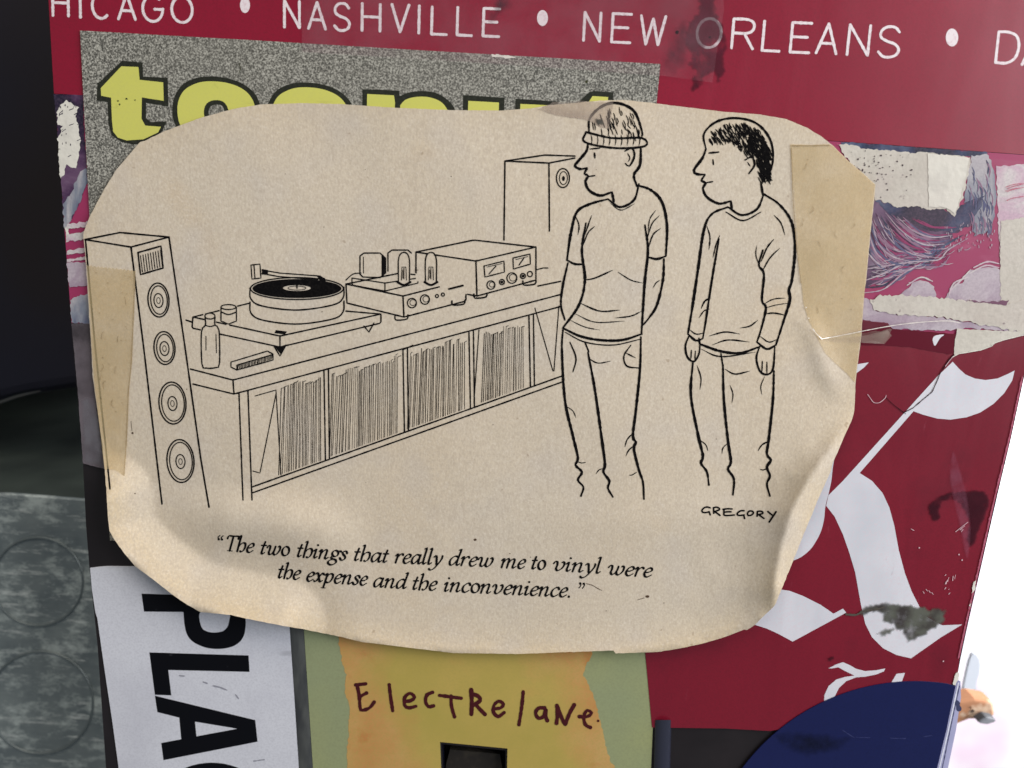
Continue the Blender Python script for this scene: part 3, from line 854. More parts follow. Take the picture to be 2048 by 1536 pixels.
stem = Z5((715, 215), (770, 250), (818, 305), (848, 370), (870, 450), (890, 560), (918, 665), (948, 745), (982, 812), (1020, 862), (1085, 897), (1175, 893), (1080, 950), (945, 1045), (880, 1030), (820, 1000), (770, 950), (740, 890), (720, 800), (695, 660), (668, 570), (640, 490), (603, 410), (565, 362), (575, 315), (640, 250))
top = Z4((1400, 945))
I.poly(flag + stem + top)
I.build('blackletter_stroke', WHITEP, low)
I = Ink(HL, .03 * MM)
I.poly(catmull(Z5((400, 480), (590, 100), (592, 215), (580, 290), (562, 362), (555, 425), (538, 485), (500, 550), (455, 590), (415, 608), (380, 620)), 6, True)); I.build('blackletter_stroke', WHITEP, low)
I = Ink(HL, .03 * MM)
I.poly(Z5((300, 730), (345, 735), (400, 742), (460, 765), (540, 805), (598, 845), (640, 822), (655, 840), (415, 970), (350, 935), (300, 912), (200, 880), (240, 800))); I.build('blackletter_stroke', WHITEP, low)
I = Ink(HL, .03 * MM)
I.poly(Z5((575, 1090), (610, 1072), (640, 1062), (670, 1075), (700, 1092), (740, 1102), (790, 1098), (830, 1090), (824, 1103), (790, 1117), (740, 1127), (700, 1130), (655, 1147), (622, 1178), (605, 1212), (590, 1230), (556, 1240), (557, 1210), (575, 1170), (610, 1140), (650, 1128), (692, 1122), (650, 1102), (620, 1085), (590, 1090)))
I.poly(Z5((880, 1114), (918, 1110), (898, 1165), (850, 1165)))
I.build('script_letter', WHITEP, low)
I = Ink(HL, .03 * MM)
I.poly(catmull(Z4((1365, 665), (1385, 640), (1450, 632), (1420, 660), (1385, 715), (1372, 700)), 3, True))
I.poly(Z4((760, 860), (888, 840), (850, 880), (790, 925)))
I.build('small_mark', WHITEP, low)
# darker strip where the sticker is folded double at the top
I = Ink(HL, .06 * MM)
I.poly(ragged(Z4((500, 520), (835, 530), (1030, 548), (1062, 590), (1545, 628), (1525, 772), (1480, 778), (1200, 728), (1000, 712), (820, 712), (600, 715)), 1.2, 5, 3), holes=[catmull(Z4((1360, 665), (1383, 636), (1456, 628), (1424, 662), (1388, 720), (1368, 704)), 3, True)])
I.build('dark_overlap', inkmat('maroon_overlap', srgb(96, 16, 36), .35), low)
I = Ink(HL, .1 * MM)
I.poly(ragged(Z4((835, 620), (1000, 598), (1058, 592), (1040, 650), (1000, 702), (910, 696), (835, 690)), 3, 3, 4)); I.build('paper_remnant', GTAPE, low)
# white underside of the torn flap
I = Ink(HL, .12 * MM)
I.poly(ragged(Z4((1548, 590), (1800, 600), (2048, 612), (2090, 620), (2040, 634), (1850, 688), (1812, 716), (1725, 748), (1560, 774), (1522, 790), (1530, 700)), 1.5, 4, 17)); I.build('torn_underside', TORN, low)
I = Ink(HL, .16 * MM)
I.stroke(Z4((2044, 636), (1900, 672), (1800, 704), (1815, 716), (1725, 748), (1560, 776), (1515, 800)), 1.6, smooth=False, jit=.5); I.build('torn_white_edge', CLEANF, low)
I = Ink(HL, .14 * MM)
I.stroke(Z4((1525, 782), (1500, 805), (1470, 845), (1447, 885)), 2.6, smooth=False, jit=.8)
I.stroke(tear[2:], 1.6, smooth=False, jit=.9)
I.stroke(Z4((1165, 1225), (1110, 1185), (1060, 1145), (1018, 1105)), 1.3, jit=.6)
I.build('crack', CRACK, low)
I = Ink(HL, .15 * MM)
I.stroke(Z4((1522, 792), (1490, 830), (1462, 868)), 1.3, smooth=False, jit=.6)
I.stroke(Z4((880, 1080), (905, 1115), (925, 1140), (960, 1143), (985, 1130), (1012, 1105), (1018, 1085)), 1.2, jit=.5)
for k in range(9):
    a = Z5((1080 + rng.uniform(0, 60), 770 - rng.uniform(0, 95)))[0]; I.stroke([a, (a[0] + rng.uniform(1, 3), a[1] - rng.uniform(2, 9))], rng.uniform(.7, 1.5), jit=.5)
for p in ((998, 745), (1012, 735), (1025, 742), (1038, 750)): a = Z5(p)[0]; I.stroke([a, (a[0] + 3, a[1] + 4)], 1.1)
for p in ((1160, 580), (1174, 605), (982, 550), (1090, 1058)): I.dot(*Z5(p)[0], 1.5)
for p in ((1145, 478, 1200, 435), (1165, 470, 1185, 452), (1170, 478, 1178, 468), (945, 465, 958, 472)): I.stroke(Z5(p[:2], p[2:]), 1.3, jit=.7)
I.build('white_scratch', inkmat('scratch_white', srgb(214, 180, 186)), low)
# dark glue blob and smear at right, tape sliver
soft('glue_blob', ragged(catmull(Z5((1025, 400), (1022, 360), (1060, 325), (1120, 300), (1180, 292), (1240, 288), (1285, 305), (1300, 350), (1280, 410), (1255, 470), (1235, 530), (1205, 548), (1195, 500), (1205, 440), (1190, 400), (1150, 340), (1090, 345), (1075, 380), (1080, 420), (1045, 435)), 5, True), 3, 3, 8), HL + .17 * MM, BLOB, low, 4, 3)
soft('glue_blob', ragged(Z5((568, 1043), (602, 1033), (604, 1052), (576, 1060)), 2, 3, 3), HL + .17 * MM, BLOB, low, 3, 2)
I = Ink(HL, .2 * MM)
I.poly(catmull(Z5((1135, 115), (1118, 180), (1118, 260), (1140, 370), (1165, 470), (1180, 560), (1200, 600), (1215, 480), (1200, 330), (1170, 210)), 5, True)); I.v, I.f = [], []
soft('glue_ridge', catmull(Z5((1135, 115), (1118, 180), (1118, 260), (1140, 370), (1165, 470), (1180, 560), (1200, 600), (1215, 480), (1200, 330), (1170, 210)), 5, True), HL + .2 * MM, PALEGLUE, low, 5, 3)
# grey smear on the white letter
soft('grey_smear', ragged(Z5((715, 845), (740, 808), (830, 795), (900, 800), (970, 815), (1100, 822), (1103, 850), (1090, 895), (1030, 925), (985, 955), (935, 975), (905, 925), (870, 905), (815, 880), (820, 845), (770, 838), (725, 860)), 6, 3, 19), HL + .18 * MM, SMEAR, low, 5, 3)
soft('grey_smear', ragged(Z5((785, 938), (830, 912), (872, 905), (860, 935), (810, 950)), 5, 3, 20), HL + .18 * MM, SMEAR, low, 5, 3)
I = Ink(HL, .19 * MM)
I.stroke(Z5((655, 848), (700, 850), (730, 835), (780, 828), (825, 815)), 3.5, jit=1.0)
I.build('grime_line', inkmat('grime_olive', srgb(84, 78, 70)), low)
# pale worn edge along the right border
I = Ink(HL, .19 * MM)
I.stroke([(2045, 754), (2019, 876), (1991, 990), (1966, 1100), (1948, 1178), (1935, 1234), (1917, 1317)], 3.2, jit=1.0, smooth=False)
I.build('worn_edge', inkmat('pink_worn', srgb(176, 96, 116)), low)
I = Ink(HL, .21 * MM)
I.poly(ragged(ZB((322, 290), (345, 270), (338, 330), (318, 360)), 2, 3, 1)); I.poly(ragged(ZB((296, 440), (312, 425), (305, 450)), 1, 2, 1)); I.poly(ragged(ZB((195, 930), (225, 880), (228, 940), (205, 975), (192, 975)), 2, 3, 1))
I.build('chipped_spot', CLEANF, low)

# ------------------------------------------------------------------ blue disc
cx, cy, Rr = 1830, 1793, 430
bl = [(cx + Rr * math.cos(a), cy + Rr * math.sin(a)) for a in [R(180 + i * 1.5) for i in range(61 + 6)]]
bl = [p for p in bl if p[0] < 1911]
bl = bl + [(1911, 1373), (1893, 1458), (1876, 1530), (1806, 1793)]
disc = sheet('blue_disc_sticker', bl, .66 * MM, BLUE, thick=.2 * MM)
tag(disc, 'round dark blue sticker overlapping the foot of the red one', 'sticker')
soft('dark_smudge', ragged(Z5((320, 1380), (420, 1370), (600, 1385), (700, 1400), (620, 1460), (480, 1490), (360, 1450)), 5, 4, 2), .69 * MM, SMUDGE, disc, 14, 6)
I = Ink(.66 * MM, .04 * MM)
for a in ((640, 1368, 690, 1400), (700, 1398, 760, 1400), (850, 1402, 920, 1404), (1000, 1396, 1040, 1390)): I.stroke(Z5(a[:2], a[2:]), 1.4, jit=1.0)
I.build('pale_scratch', inkmat('pale_blue_scratch', srgb(54, 60, 104)), disc)

# ------------------------------------------------------------------ grey speckled sticker with yellow letters
HG = .62 * MM
gs = [(160, 61), (500, 80), (900, 104), (1321, 128), (1313, 207), (1280, 1100), (700, 1095), (220, 1081), (196, 740), (179, 434), (166, 180)]
grey = sheet('speckled_sticker', gs, HG, GLIT, thick=.2 * MM)
tag(grey, 'grey speckled sticker with puffy yellow letters tucked behind the clipping', 'sticker')
blk = [
    Z1((570, 485), (585, 478), (715, 355), (835, 365), (837, 448), (982, 455), (985, 622), (855, 602), (855, 690), (880, 714), (975, 712), (945, 775), (850, 832), (780, 846), (710, 830), (652, 790), (634, 720), (630, 598), (566, 588)),
]
oo = lambda Z, dx: Z
o1b = catmull(Z1((1040, 755), (1012, 690), (1012, 600), (1040, 530), (1090, 480), (1180, 450), (1300, 452), (1400, 480), (1470, 525), (1510, 580), (1525, 660), (1500, 780), (1400, 850), (1200, 870), (1090, 830)), 5, True)
o1y = catmull(Z1((1062, 745), (1042, 690), (1040, 610), (1065, 545), (1110, 505), (1190, 478), (1300, 480), (1390, 505), (1450, 545), (1485, 600), (1492, 660), (1470, 760), (1390, 820), (1200, 840), (1110, 800)), 5, True)
o1c = catmull(Z1((1195, 680), (1200, 620), (1235, 590), (1290, 588), (1325, 615), (1340, 680), (1300, 740), (1230, 740)), 5, True)
o1g = catmull(Z1((1222, 680), (1225, 635), (1250, 614), (1290, 614), (1308, 635), (1314, 680), (1285, 715), (1240, 715)), 5, True)
mv = lambda pts, dx, dy, sx=1: [(x + dx, y + dy) for x, y in pts]
d2 = (1818 - 1268) / 2.926; e2 = 35 / 2.926
HY = .03 * MM
b = Ink(HG, HY); b.poly(blk[0]); b.poly(o1b); b.poly(mv(o1b, d2, e2))
b.poly(catmull(Z2((365, 520), (366, 522)), 4) + Z2((580, 530), (583, 562)) + catmull(Z2((584, 562), (640, 540), (720, 533), (800, 545), (870, 590), (910, 650), (915, 760)), 5) + Z2((365, 760)))
b.poly(Z2((955, 556), (1197, 572), (1192, 780), (950, 780))); b.poly(Z2((1262, 578), (1507, 594), (1500, 780), (1255, 780)))
b.poly(Z2((1630, 600), (1690, 540), (1720, 532), (1834, 540), (1828, 640), (1630, 640)))
b.build('letter_outline', OUTL, grey)
def yl(polys, holes=()):
    i = Ink(HG, HY + .03 * MM)
    for p in polys: i.poly(p, holes)
    i.build('yellow_letter', YEL, grey)
yl([Z1((590, 515), (710, 388), (810, 392), (817, 467), (955, 482), (958, 590), (830, 570), (828, 695), (850, 735), (942, 742), (925, 775), (840, 815), (740, 822), (690, 805), (662, 770), (655, 700), (650, 572), (592, 560))])
yl([o1y], [o1c]); yl([mv(o1y, d2, e2)], [mv(o1c, d2, e2)])
yl([Z2((393, 550), (550, 558), (556, 600), (552, 720), (390, 720))]); yl([Z2((585, 720), (586, 620)) + catmull(Z2((588, 615), (615, 585), (680, 567), (760, 570), (830, 600), (870, 660), (872, 720)), 5)])
yl([Z2((985, 590), (1165, 600), (1160, 720), (980, 720))]); yl([Z2((1290, 608), (1475, 617), (1470, 720), (1285, 720))])
yl([Z2((1680, 612), (1712, 562), (1803, 568), (1800, 640), (1680, 640))])
g = Ink(HG, HY + .015 * MM); g.poly(o1g); g.poly(mv(o1g, d2, e2)); g.build('letter_counter', GLIT, grey)
I = Ink(HG, .12 * MM)
for p in ((740, 578, 5, 3), (690, 590, 3, 3), (790, 585, 3, 2), (700, 610, 3, 3)): I.dot(*Z1(p[:2])[0], p[2] * .6, p[3] * .5, n=8, jit=.5)
I.dot(*Z2((1677, 478))[0], 2.6, 3.6, n=9, jit=.4); I.stroke(Z1((1400, 375), (1408, 400), (1398, 430)), 1.2)
I.build('speck', inkmat('speck_olive', srgb(60, 62, 36)), grey)
I = Ink(HG, .1 * MM); I.poly(ragged(Z2((1120, 318), (1180, 322), (1270, 332), (1250, 342), (1180, 338), (1125, 332)), 2, 3, 2)); I.build('worn_spot', CLEANF, grey)

# ------------------------------------------------------------------ white sticker with black capitals
HW = .3 * MM
ws = [(x, y) for x, y in Z7((472, 488), (482, 600), (500, 720), (510, 750), (528, 880), (545, 1000), (590, 1300), (622, 1536), (660, 1850), (1590, 1850), (1566, 1536), (1545, 1200), (1528, 900), (1518, 780), (1505, 482), (712, 480), (560, 479), (520, 482))]
wst = sheet('white_sticker', ws, HW, WSTICK, thick=.25 * MM)
tag(wst, 'scuffed white sticker with heavy black capitals turned sideways at lower left', 'sticker')
def letter(out, holes=()):
    i = Ink(HW, .03 * MM); i.poly(out, holes); i.build('letter', BLACKP, wst)
letter(Z7((742, 622), (1280, 640)) + catmull(Z7((1284, 700), (1288, 790), (1275, 850), (1245, 885), (1200, 905), (1140, 912), (1080, 905), (1020, 880), (985, 845), (968, 790), (962, 718)), 6) + Z7((755, 716)),
       [catmull(Z7((1048, 722), (1120, 716), (1200, 725), (1200, 770), (1190, 800), (1165, 820), (1120, 826), (1080, 818), (1055, 795)), 5, True)])
letter(Z7((783, 930), (1303, 946), (1308, 1032), (882, 1022), (898, 1155), (812, 1152)))
letter(Z7((812, 1157), (1338, 1285), (1350, 1398), (857, 1495), (845, 1405), (950, 1385), (940, 1272), (825, 1243)), [Z7((1022, 1293), (1245, 1330), (1030, 1370))])
ce = [(1110 + 245 * math.cos(R(a)), 1665 + 157 * math.sin(R(a))) for a in range(150, 391, 8)]
ci = [(1110 + 150 * math.cos(R(a)), 1670 + 70 * math.sin(R(a))) for a in range(390, 149, -8)]
letter(Z7(*(ce + ci)))
I = Ink(HW, .05 * MM)
for a in ((1115, 1105, 1150, 1112), (1150, 1112, 1190, 1128), (1235, 1152, 1250, 1172), (940, 1052, 965, 1054), (1065, 1085, 1085, 1092), (1330, 1500, 1385, 1492)): I.stroke(Z7(a[:2], a[2:]), 2.4, jit=1.0)
I.build('scuff_mark', inkmat('scuff_grey', srgb(152, 152, 162)), wst)

# ------------------------------------------------------------------ green card with handwriting
HC = .34 * MM
card_out = [(606, 1230), (1318, 1230), (1314, 1306), (1308, 1400), (1302, 1536), (1292, 1800), (640, 1800), (626, 1536), (617, 1400)]
card = sheet('handwritten_card', card_out, HC, GREEN, holes=[[(880, 1484), (1015, 1497), (1012, 1645), (886, 1635)]], thick=.25 * MM)
tag(card, 'pale green card with torn orange paper and a handwritten name below the clipping', 'card')
hole = [(880, 1484), (1015, 1497), (1012, 1645), (886, 1635)]
orl = Z8((160, 200), (185, 300), (200, 400), (220, 480), (215, 560), (240, 640), (232, 760), (228, 850), (230, 930), (250, 1200))
orr = Z8((1570, 1200), (1515, 930), (1480, 850), (1462, 760), (1440, 680), (1420, 600), (1395, 540), (1365, 475), (1382, 420), (1410, 380), (1400, 300), (1400, 200))
yi = Z8((345, 200), (335, 380), (300, 450), (330, 540), (400, 640), (460, 720), (480, 820), (530, 930), (560, 1200), (1450, 1200), (1400, 930), (1370, 850), (1360, 700), (1370, 620), (1320, 540), (1240, 470), (1180, 400), (1150, 200))
oo_ = ragged(orl + orr, 3.0, 4, 41)
V_, F_ = tri(oo_, [hole], 7)
V_v = [P(x, y, HC + .03 * MM) for x, y in V_]
F_f = []
for a_, b_, c_ in F_:
    nn_ = (V_v[b_] - V_v[a_]).cross(V_v[c_] - V_v[a_])
    F_f.append((int(a_), int(b_), int(c_)) if nn_.y < 0 else (int(a_), int(c_), int(b_)))
m = M('torn_paper_picture', rough=.6, spec=.25)
m.base(m.ramp(m.noise(60, 5, .6), [(.3, srgb(196, 136, 80)), (.5, srgb(200, 154, 92)), (.7, srgb(204, 168, 106))]))
m.mix(m.mask(m.noise(110, 5, .6, loc=(5, 0, 0)), .56, .7), srgb(188, 110, 58), amt=.7)
at = m.n('ShaderNodeAttribute'); at.attribute_name = 'edge'
nz = m.noise(110, 5, .6, loc=(2, 2, 2))
ad = m.n('ShaderNodeMath', operation='MULTIPLY_ADD'); m.L(nz, ad.inputs[0]); ad.inputs[1].default_value = .9; ad.inputs[2].default_value = -.45
a2 = m.n('ShaderNodeMath', operation='ADD'); m.L(ad.outputs[0], a2.inputs[0]); m.L(at.outputs['Fac'], a2.inputs[1])
yc = m.ramp(m.noise(42, 4, .6), [(.35, srgb(178, 160, 80)), (.55, srgb(190, 166, 88)), (.7, srgb(198, 158, 88))])
m.mix(m.mask(a2.outputs[0], .3, .8), yc)
m.mix(m.mask(m.noise(2200, 2), .4, .75), srgb(176, 158, 84), amt=.45)
PICM = m.done()
pic_o = child('torn_orange_paper', V_v, F_f, PICM, card)
sd = segdist(V_[:, 0], V_[:, 1], yi + [yi[0]]) * np.where(inside(V_[:, 0], V_[:, 1], yi), 1, -1)
pic_o.data.attributes.new('edge', 'FLOAT', 'POINT').data.foreach_set('value', np.clip(.42 + sd / 130, 0, 1).astype(np.float32))
I = Ink(HC + .06 * MM, .04 * MM)
hw = dict(w=7.0, jit=.35)
H = lambda *p, w=7.0: I.stroke(Z8(*p), w, jit=.3)
H((268, 530), (318, 524)); H((275, 530), (285, 580), (290, 640), (300, 652), (335, 640), (358, 612)); H((285, 588), (322, 568))
H((430, 528), (437, 590), (447, 655))
H((500, 610), (535, 605), (552, 588), (530, 570), (505, 590), (505, 628), (525, 640), (560, 632))
H((640, 565), (612, 578), (605, 610), (620, 634), (645, 630))
H((672, 580), (778, 594)); H((728, 582), (730, 630), (745, 684))
H((825, 552), (828, 610), (826, 672), w=8.5); H((826, 570), (860, 585), (868, 605), (835, 628), w=8); H((845, 622), (870, 650), (892, 672), w=8)
H((935, 645), (968, 640), (980, 622), (958, 608), (935, 628), (932, 660), (955, 682), (985, 662))
H((1076, 562), (1068, 640), (1055, 722))
H((1180, 640), (1150, 642), (1135, 665), (1150, 690), (1175, 680), (1185, 645), (1184, 680), (1192, 702), w=7.5)
H((1238, 628), (1240, 680), (1236, 715), w=7.5); H((1240, 632), (1262, 690), (1278, 720), w=8); H((1278, 720), (1300, 665), (1322, 625), w=7.5)
H((1345, 682), (1385, 682), (1405, 665), (1385, 652), (1368, 680), (1375, 720), (1400, 735))
I.dot(*Z8((1437, 703))[0], 2.6)
I.build('handwriting', PENINK, card)

# ------------------------------------------------------------------ the newspaper clipping
clip_px = [(167, 466), (179, 434), (205, 385), (232, 340), (262, 305), (280, 284), (291, 281), (330, 262), (400, 236), (470, 217), (520, 209), (600, 206),
           (680, 208), (780, 215), (900, 220), (1000, 221), (1060, 217), (1100, 210), (1150, 206), (1200, 201), (1250, 200), (1313, 207), (1443, 223), (1521, 229), (1572, 238),
           (1615, 256), (1643, 273), (1666, 291), (1697, 322), (1728, 348), (1751, 369), (1748, 402), (1740, 480), (1732, 566), (1729, 580), (1723, 671), (1714, 741),
           (1711, 768), (1709, 821), (1705, 837), (1687, 877), (1665, 927), (1661, 944), (1637, 997), (1610, 1062), (1586, 1123), (1563, 1179), (1551, 1208), (1547, 1214),
           (1520, 1239), (1510, 1250), (1494, 1260), (1488, 1259), (1450, 1274), (1405, 1287), (1360, 1297), (1314, 1304), (1231, 1307), (1227, 1301), (1140, 1304), (1036, 1308), (907, 1306),
           (816, 1295), (724, 1284), (683, 1274), (654, 1268), (600, 1257), (572, 1253), (492, 1237), (463, 1230), (443, 1228), (401, 1224), (374, 1209), (343, 1188),
           (305, 1158), (271, 1133), (248, 1106), (229, 1080), (219, 1061), (215.5, 1030), (212, 969), (205, 891), (195, 821), (185.5, 755), (182, 684), (178, 626), (172, 528), (167, 477)]
clip_edge = ragged(clip_px, .7, 7, 77)
low_left = [(215, 1000), (219, 1061), (248, 1106), (305, 1158), (374, 1209), (443, 1228), (560, 1251)]
bottom = [(443, 1228), (600, 1257), (816, 1295), (1036, 1308), (1231, 1307), (1405, 1287), (1520, 1239)]
crx = np.array([1715, 1700, 1665, 1622, 1583, 1562, 1551, 1547, 1540], float)
cry = np.array([760, 830, 890, 950, 1020, 1090, 1150, 1200, 1240], float)
def sst(a, b, x):
    t = np.clip((x - a) / (b - a), 0, 1); return t * t * (3 - 2 * t)
def HCL(x, y):
    x = np.asarray(x, float); y = np.asarray(y, float)
    h = np.full(x.shape, .00115)
    # gentle waviness of glued newsprint
    h = h + .00022 * np.sin(x / 170 + y / 260) * np.sin(y / 150 - x / 400 + 1) + .0001 * np.sin(x / 60 + 1.3 * np.sin(y / 90))
    # ridge near the right edge
    d = (x - np.interp(y, cry, crx)) * .88
    tp = sst(790, 960, y) * (1 - sst(1170, 1275, y))
    left = np.exp(-np.abs(np.minimum(d, 0)) / 46)
    right = 1 - .85 * np.clip(d, 0, 60) / 60
    h = h + .0040 * tp * np.where(d < 0, left, right)
    # lifted lower left corner with a shallow valley behind it
    s = segdist(x, y, low_left)
    fade = 1 - sst(560, 760, x)
    h = h + fade * (.0046 * (np.clip(1 - s / 95, 0, 1) ** 1.15)) + fade * .0026 * sst(90, 230, s) * (1 - sst(230, 420, s)) * sst(960, 1080, y)
    # bottom edge stands off the panel
    s2 = segdist(x, y, bottom)
    h = h + .0016 * np.exp(-s2 / 40) * (1 - fade * .8)
    # fine crumpling, strongest near the folds
    cr = np.array([mnoise.ridged_multi_fractal(Vector((a * .012, b * .009, 3.3)), 1.0, 2.1, 3, 1.0, 2.0) for a, b in zip(x.ravel(), y.ravel())]).reshape(x.shape)
    h = h + .00011 * (cr - 1.2) * (.45 + .9 * tp * np.exp(-np.abs(d) / 120) + .8 * fade * np.exp(-s / 160))
    # a soft vertical fold under the right tape
    h = h + .0006 * np.exp(-((x - (1632 + (y - 680) * .35)) / 26) ** 2) * sst(600, 680, y) * (1 - sst(740, 820, y))
    # shallow crease under the figures
    h = h + .00035 * np.exp(-((y - (1060 - (x - 1000) * .05)) / 50) ** 2) * sst(1000, 1300, x)
    return h
clipping = sheet('newspaper_clipping', clip_edge, HCL, NEWS, grid=7.0, thick=.05 * MM, smooth=True)
V_, F_ = tri(clip_edge, (), 7.0)
age = np.exp(-segdist(V_[:, 0], V_[:, 1], clip_px + [clip_px[0]]) / 34)
age = age * (.45 + .55 * np.clip((V_[:, 1] - 700) / 400, 0, 1))
age = np.clip(age + .5 * np.exp(-segdist(V_[:, 0], V_[:, 1], low_left) / 75), 0, 1)
full = np.zeros(len(clipping.data.vertices), np.float32); full[:len(age)] = age
clipping.data.attributes.new('aged', 'FLOAT', 'POINT').data.foreach_set('value', full)
tag(clipping, 'yellowed oval cartoon clipping with a caption, taped over the stickers', 'clipping')

# caption glyphs: pen skeletons written with a broad nib
def ell(cx, cy, rx, ry, n=14, a0=90, a1=450):
    return [(cx + rx * math.cos(R(a0 + (a1 - a0) * i / n)), cy + ry * math.sin(R(a0 + (a1 - a0) * i / n))) for i in range(n + 1)]
G = {
 'a': (.90, [[(.66, .86), (.5, .98), (.34, .95), (.14, .7), (.06, .34), (.14, .03), (.28, .02), (.46, .25), (.62, .62), (.7, .96)], [(.7, .98), (.63, .5), (.62, .12), (.7, 0), (.86, .2)]]),
 'c': (.68, [[(.6, .8), (.52, .98), (.36, .96), (.14, .7), (.07, .35), (.16, .05), (.34, 0), (.6, .22)]]),
 'd': (.90, [[(.66, .86), (.5, .98), (.34, .95), (.14, .7), (.06, .34), (.14, .03), (.28, .02), (.46, .25), (.64, .65)], [(.6, 1.62), (.76, 1.72), (.7, 1.1), (.63, .5), (.62, .12), (.7, 0), (.86, .2)]]),
 'e': (.68, [[(.1, .45), (.36, .52), (.56, .7), (.54, .93), (.38, .98), (.16, .72), (.07, .35), (.16, .05), (.34, 0), (.6, .24)]]),
 'g': (.86, [ell(.42, .66, .25, .33), [(.26, .38), (.12, .2), (.3, .06), (.56, -.04), (.62, -.3), (.36, -.58), (.08, -.54), (-.04, -.3), (.1, -.1), (.3, .02)], [(.6, .86), (.76, .98), (.86, .9)]]),
 'h': (.84, [[(.02, 1.62), (.18, 1.72), (.14, 1.0), (.1, 0)], [(.12, .5), (.28, .82), (.48, .98), (.66, .9), (.7, .55), (.62, .18), (.46, 0), (.36, .04)]]),
 'i': (.46, [[(0, .74), (.1, .92), (.18, .96), (.16, .6), (.12, .16), (.2, 0), (.38, .2)], 'dot']),
 'l': (.44, [[(.02, 1.62), (.18, 1.72), (.14, 1.0), (.1, .18), (.18, 0), (.36, .2)]]),
 'n': (.92, [[(0, .74), (.1, .92), (.18, .96), (.15, .5), (.1, 0)], [(.12, .4), (.3, .78), (.5, .98), (.62, .9), (.6, .5), (.56, .14), (.64, 0), (.84, .2)]]),
 'm': (1.38, [[(0, .74), (.1, .92), (.18, .96), (.15, .5), (.1, 0)], [(.12, .4), (.3, .78), (.48, .98), (.6, .9), (.58, .5), (.54, 0)], [(.56, .4), (.74, .78), (.93, .98), (1.06, .9), (1.04, .5), (1.0, .14), (1.08, 0), (1.28, .2)]]),
 'o': (.78, [ell(.37, .49, .29, .49)]),
 'p': (.86, [[(.02, .76), (.12, .92), (.2, .96), (.16, .3), (.08, -.58)], [(-.1, -.6), (.28, -.6)], [(.16, .45), (.3, .8), (.5, .98), (.68, .88), (.7, .55), (.55, .12), (.34, 0), (.16, .1)]]),
 'r': (.64, [[(0, .74), (.1, .92), (.18, .96), (.15, .5), (.1, 0)], [(.12, .4), (.26, .76), (.44, .98), (.56, .96), (.58, .86)]]),
 's': (.60, [[(.52, .78), (.46, .95), (.3, .98), (.16, .84), (.22, .64), (.38, .46), (.44, .24), (.32, .03), (.14, .01), (.02, .2)]]),
 't': (.50, [[(.26, 1.34), (.18, .8), (.12, .18), (.2, 0), (.38, .2)], [(0, .93), (.4, .96)]]),
 'v': (.90, [[(0, .72), (.1, .95), (.24, .92), (.28, .6), (.24, .2), (.36, 0), (.58, .16), (.74, .5), (.76, .85), (.66, .98), (.58, .88)]]),
 'w': (1.24, [[(0, .72), (.1, .95), (.24, .92), (.26, .6), (.22, .2), (.34, 0), (.52, .16), (.64, .5), (.7, .92)], [(.66, .6), (.62, .2), (.74, 0), (.94, .16), (1.08, .5), (1.1, .85), (1.0, .98), (.92, .88)]]),
 'x': (.82, [[(.04, .82), (.14, .97), (.28, .8), (.42, .25), (.54, .02), (.72, .18)], [(.72, .86), (.6, .97), (.4, .6), (.18, .06), (.02, .06)]]),
 'y': (.80, [[(.02, .8), (.14, .97), (.24, .8), (.3, .3), (.34, .02)], [(.7, .97), (.66, .6), (.42, .0), (.16, -.46), (-.08, -.6), (-.18, -.5)]]),
 'T': (1.02, [[(.06, 1.3), (.14, 1.6), (.5, 1.6), (.96, 1.62), (1.0, 1.34)], [(.54, 1.6), (.5, .8), (.46, 0)], [(.26, 0), (.7, 0)]]),
 '.': (.3, ['period'])}
NIB = (1.8, 5.3, R(28))
def write(I, text, x0, x1, y0, y1, size, slant=.21):
    adv = sum(G[c][0] for c in text)
    last = G[text[-1]][0]
    x1 = x1 - 3.5; x0 = x0 + .5
    sx = (x1 - x0) / (adv - .06)
    slope = (y1 - y0) / (x1 - x0)
    cx = 0
    for c in text:
        a, parts = G[c]
        def T(u, v):
            X = x0 + (cx + u) * sx + v * size * slant - .10 * size
            return (X, y0 + (X - x0) * slope - v * size)
        for p in parts:
            if p == 'dot': I.dot(*T(.24, 1.42), 2.3, n=10, jit=.05)
            elif p == 'period': I.dot(*T(.12, .05), 2.6, n=10, jit=.05)
            elif c == 'T' and p == parts[2]: I.stroke([T(*q) for q in p], 1.6, smooth=False)
            elif c == 'p' and p == parts[1]: I.stroke([T(*q) for q in p], 1.4, smooth=False)
            else: I.stroke([T(*q) for q in p], nib=NIB, step=1.6)
        cx += a
I = Ink(HCL)
write(I, 'The', 450, 511, 1101, 1105.5, 18.6)
write(I, 'two', 521, 583, 1108, 1112, 18.6); write(I, 'things', 594, 697, 1113.5, 1121, 18.6); write(I, 'that', 708, 780, 1121, 1125.5, 18.6)
write(I, 'really', 790, 888, 1125.5, 1130, 18.6); write(I, 'drew', 898, 990, 1130, 1134, 18.6); write(I, 'me', 1002, 1054, 1135, 1137.5, 18.6)
write(I, 'to', 1063, 1095, 1138, 1139.5, 18.6); write(I, 'vinyl', 1106, 1206, 1140.5, 1147, 18.6); write(I, 'were', 1216, 1308, 1148.5, 1154.5, 18.6)
write(I, 'the', 556, 604, 1156, 1159.5, 18.6); write(I, 'expense', 613, 738, 1162, 1171, 18.6); write(I, 'and', 747, 817, 1173.5, 1177.5, 18.6)
write(I, 'the', 825, 877, 1179, 1181, 18.6); write(I, 'inconvenience.', 888, 1146, 1182.5, 1194.5, 18.6)
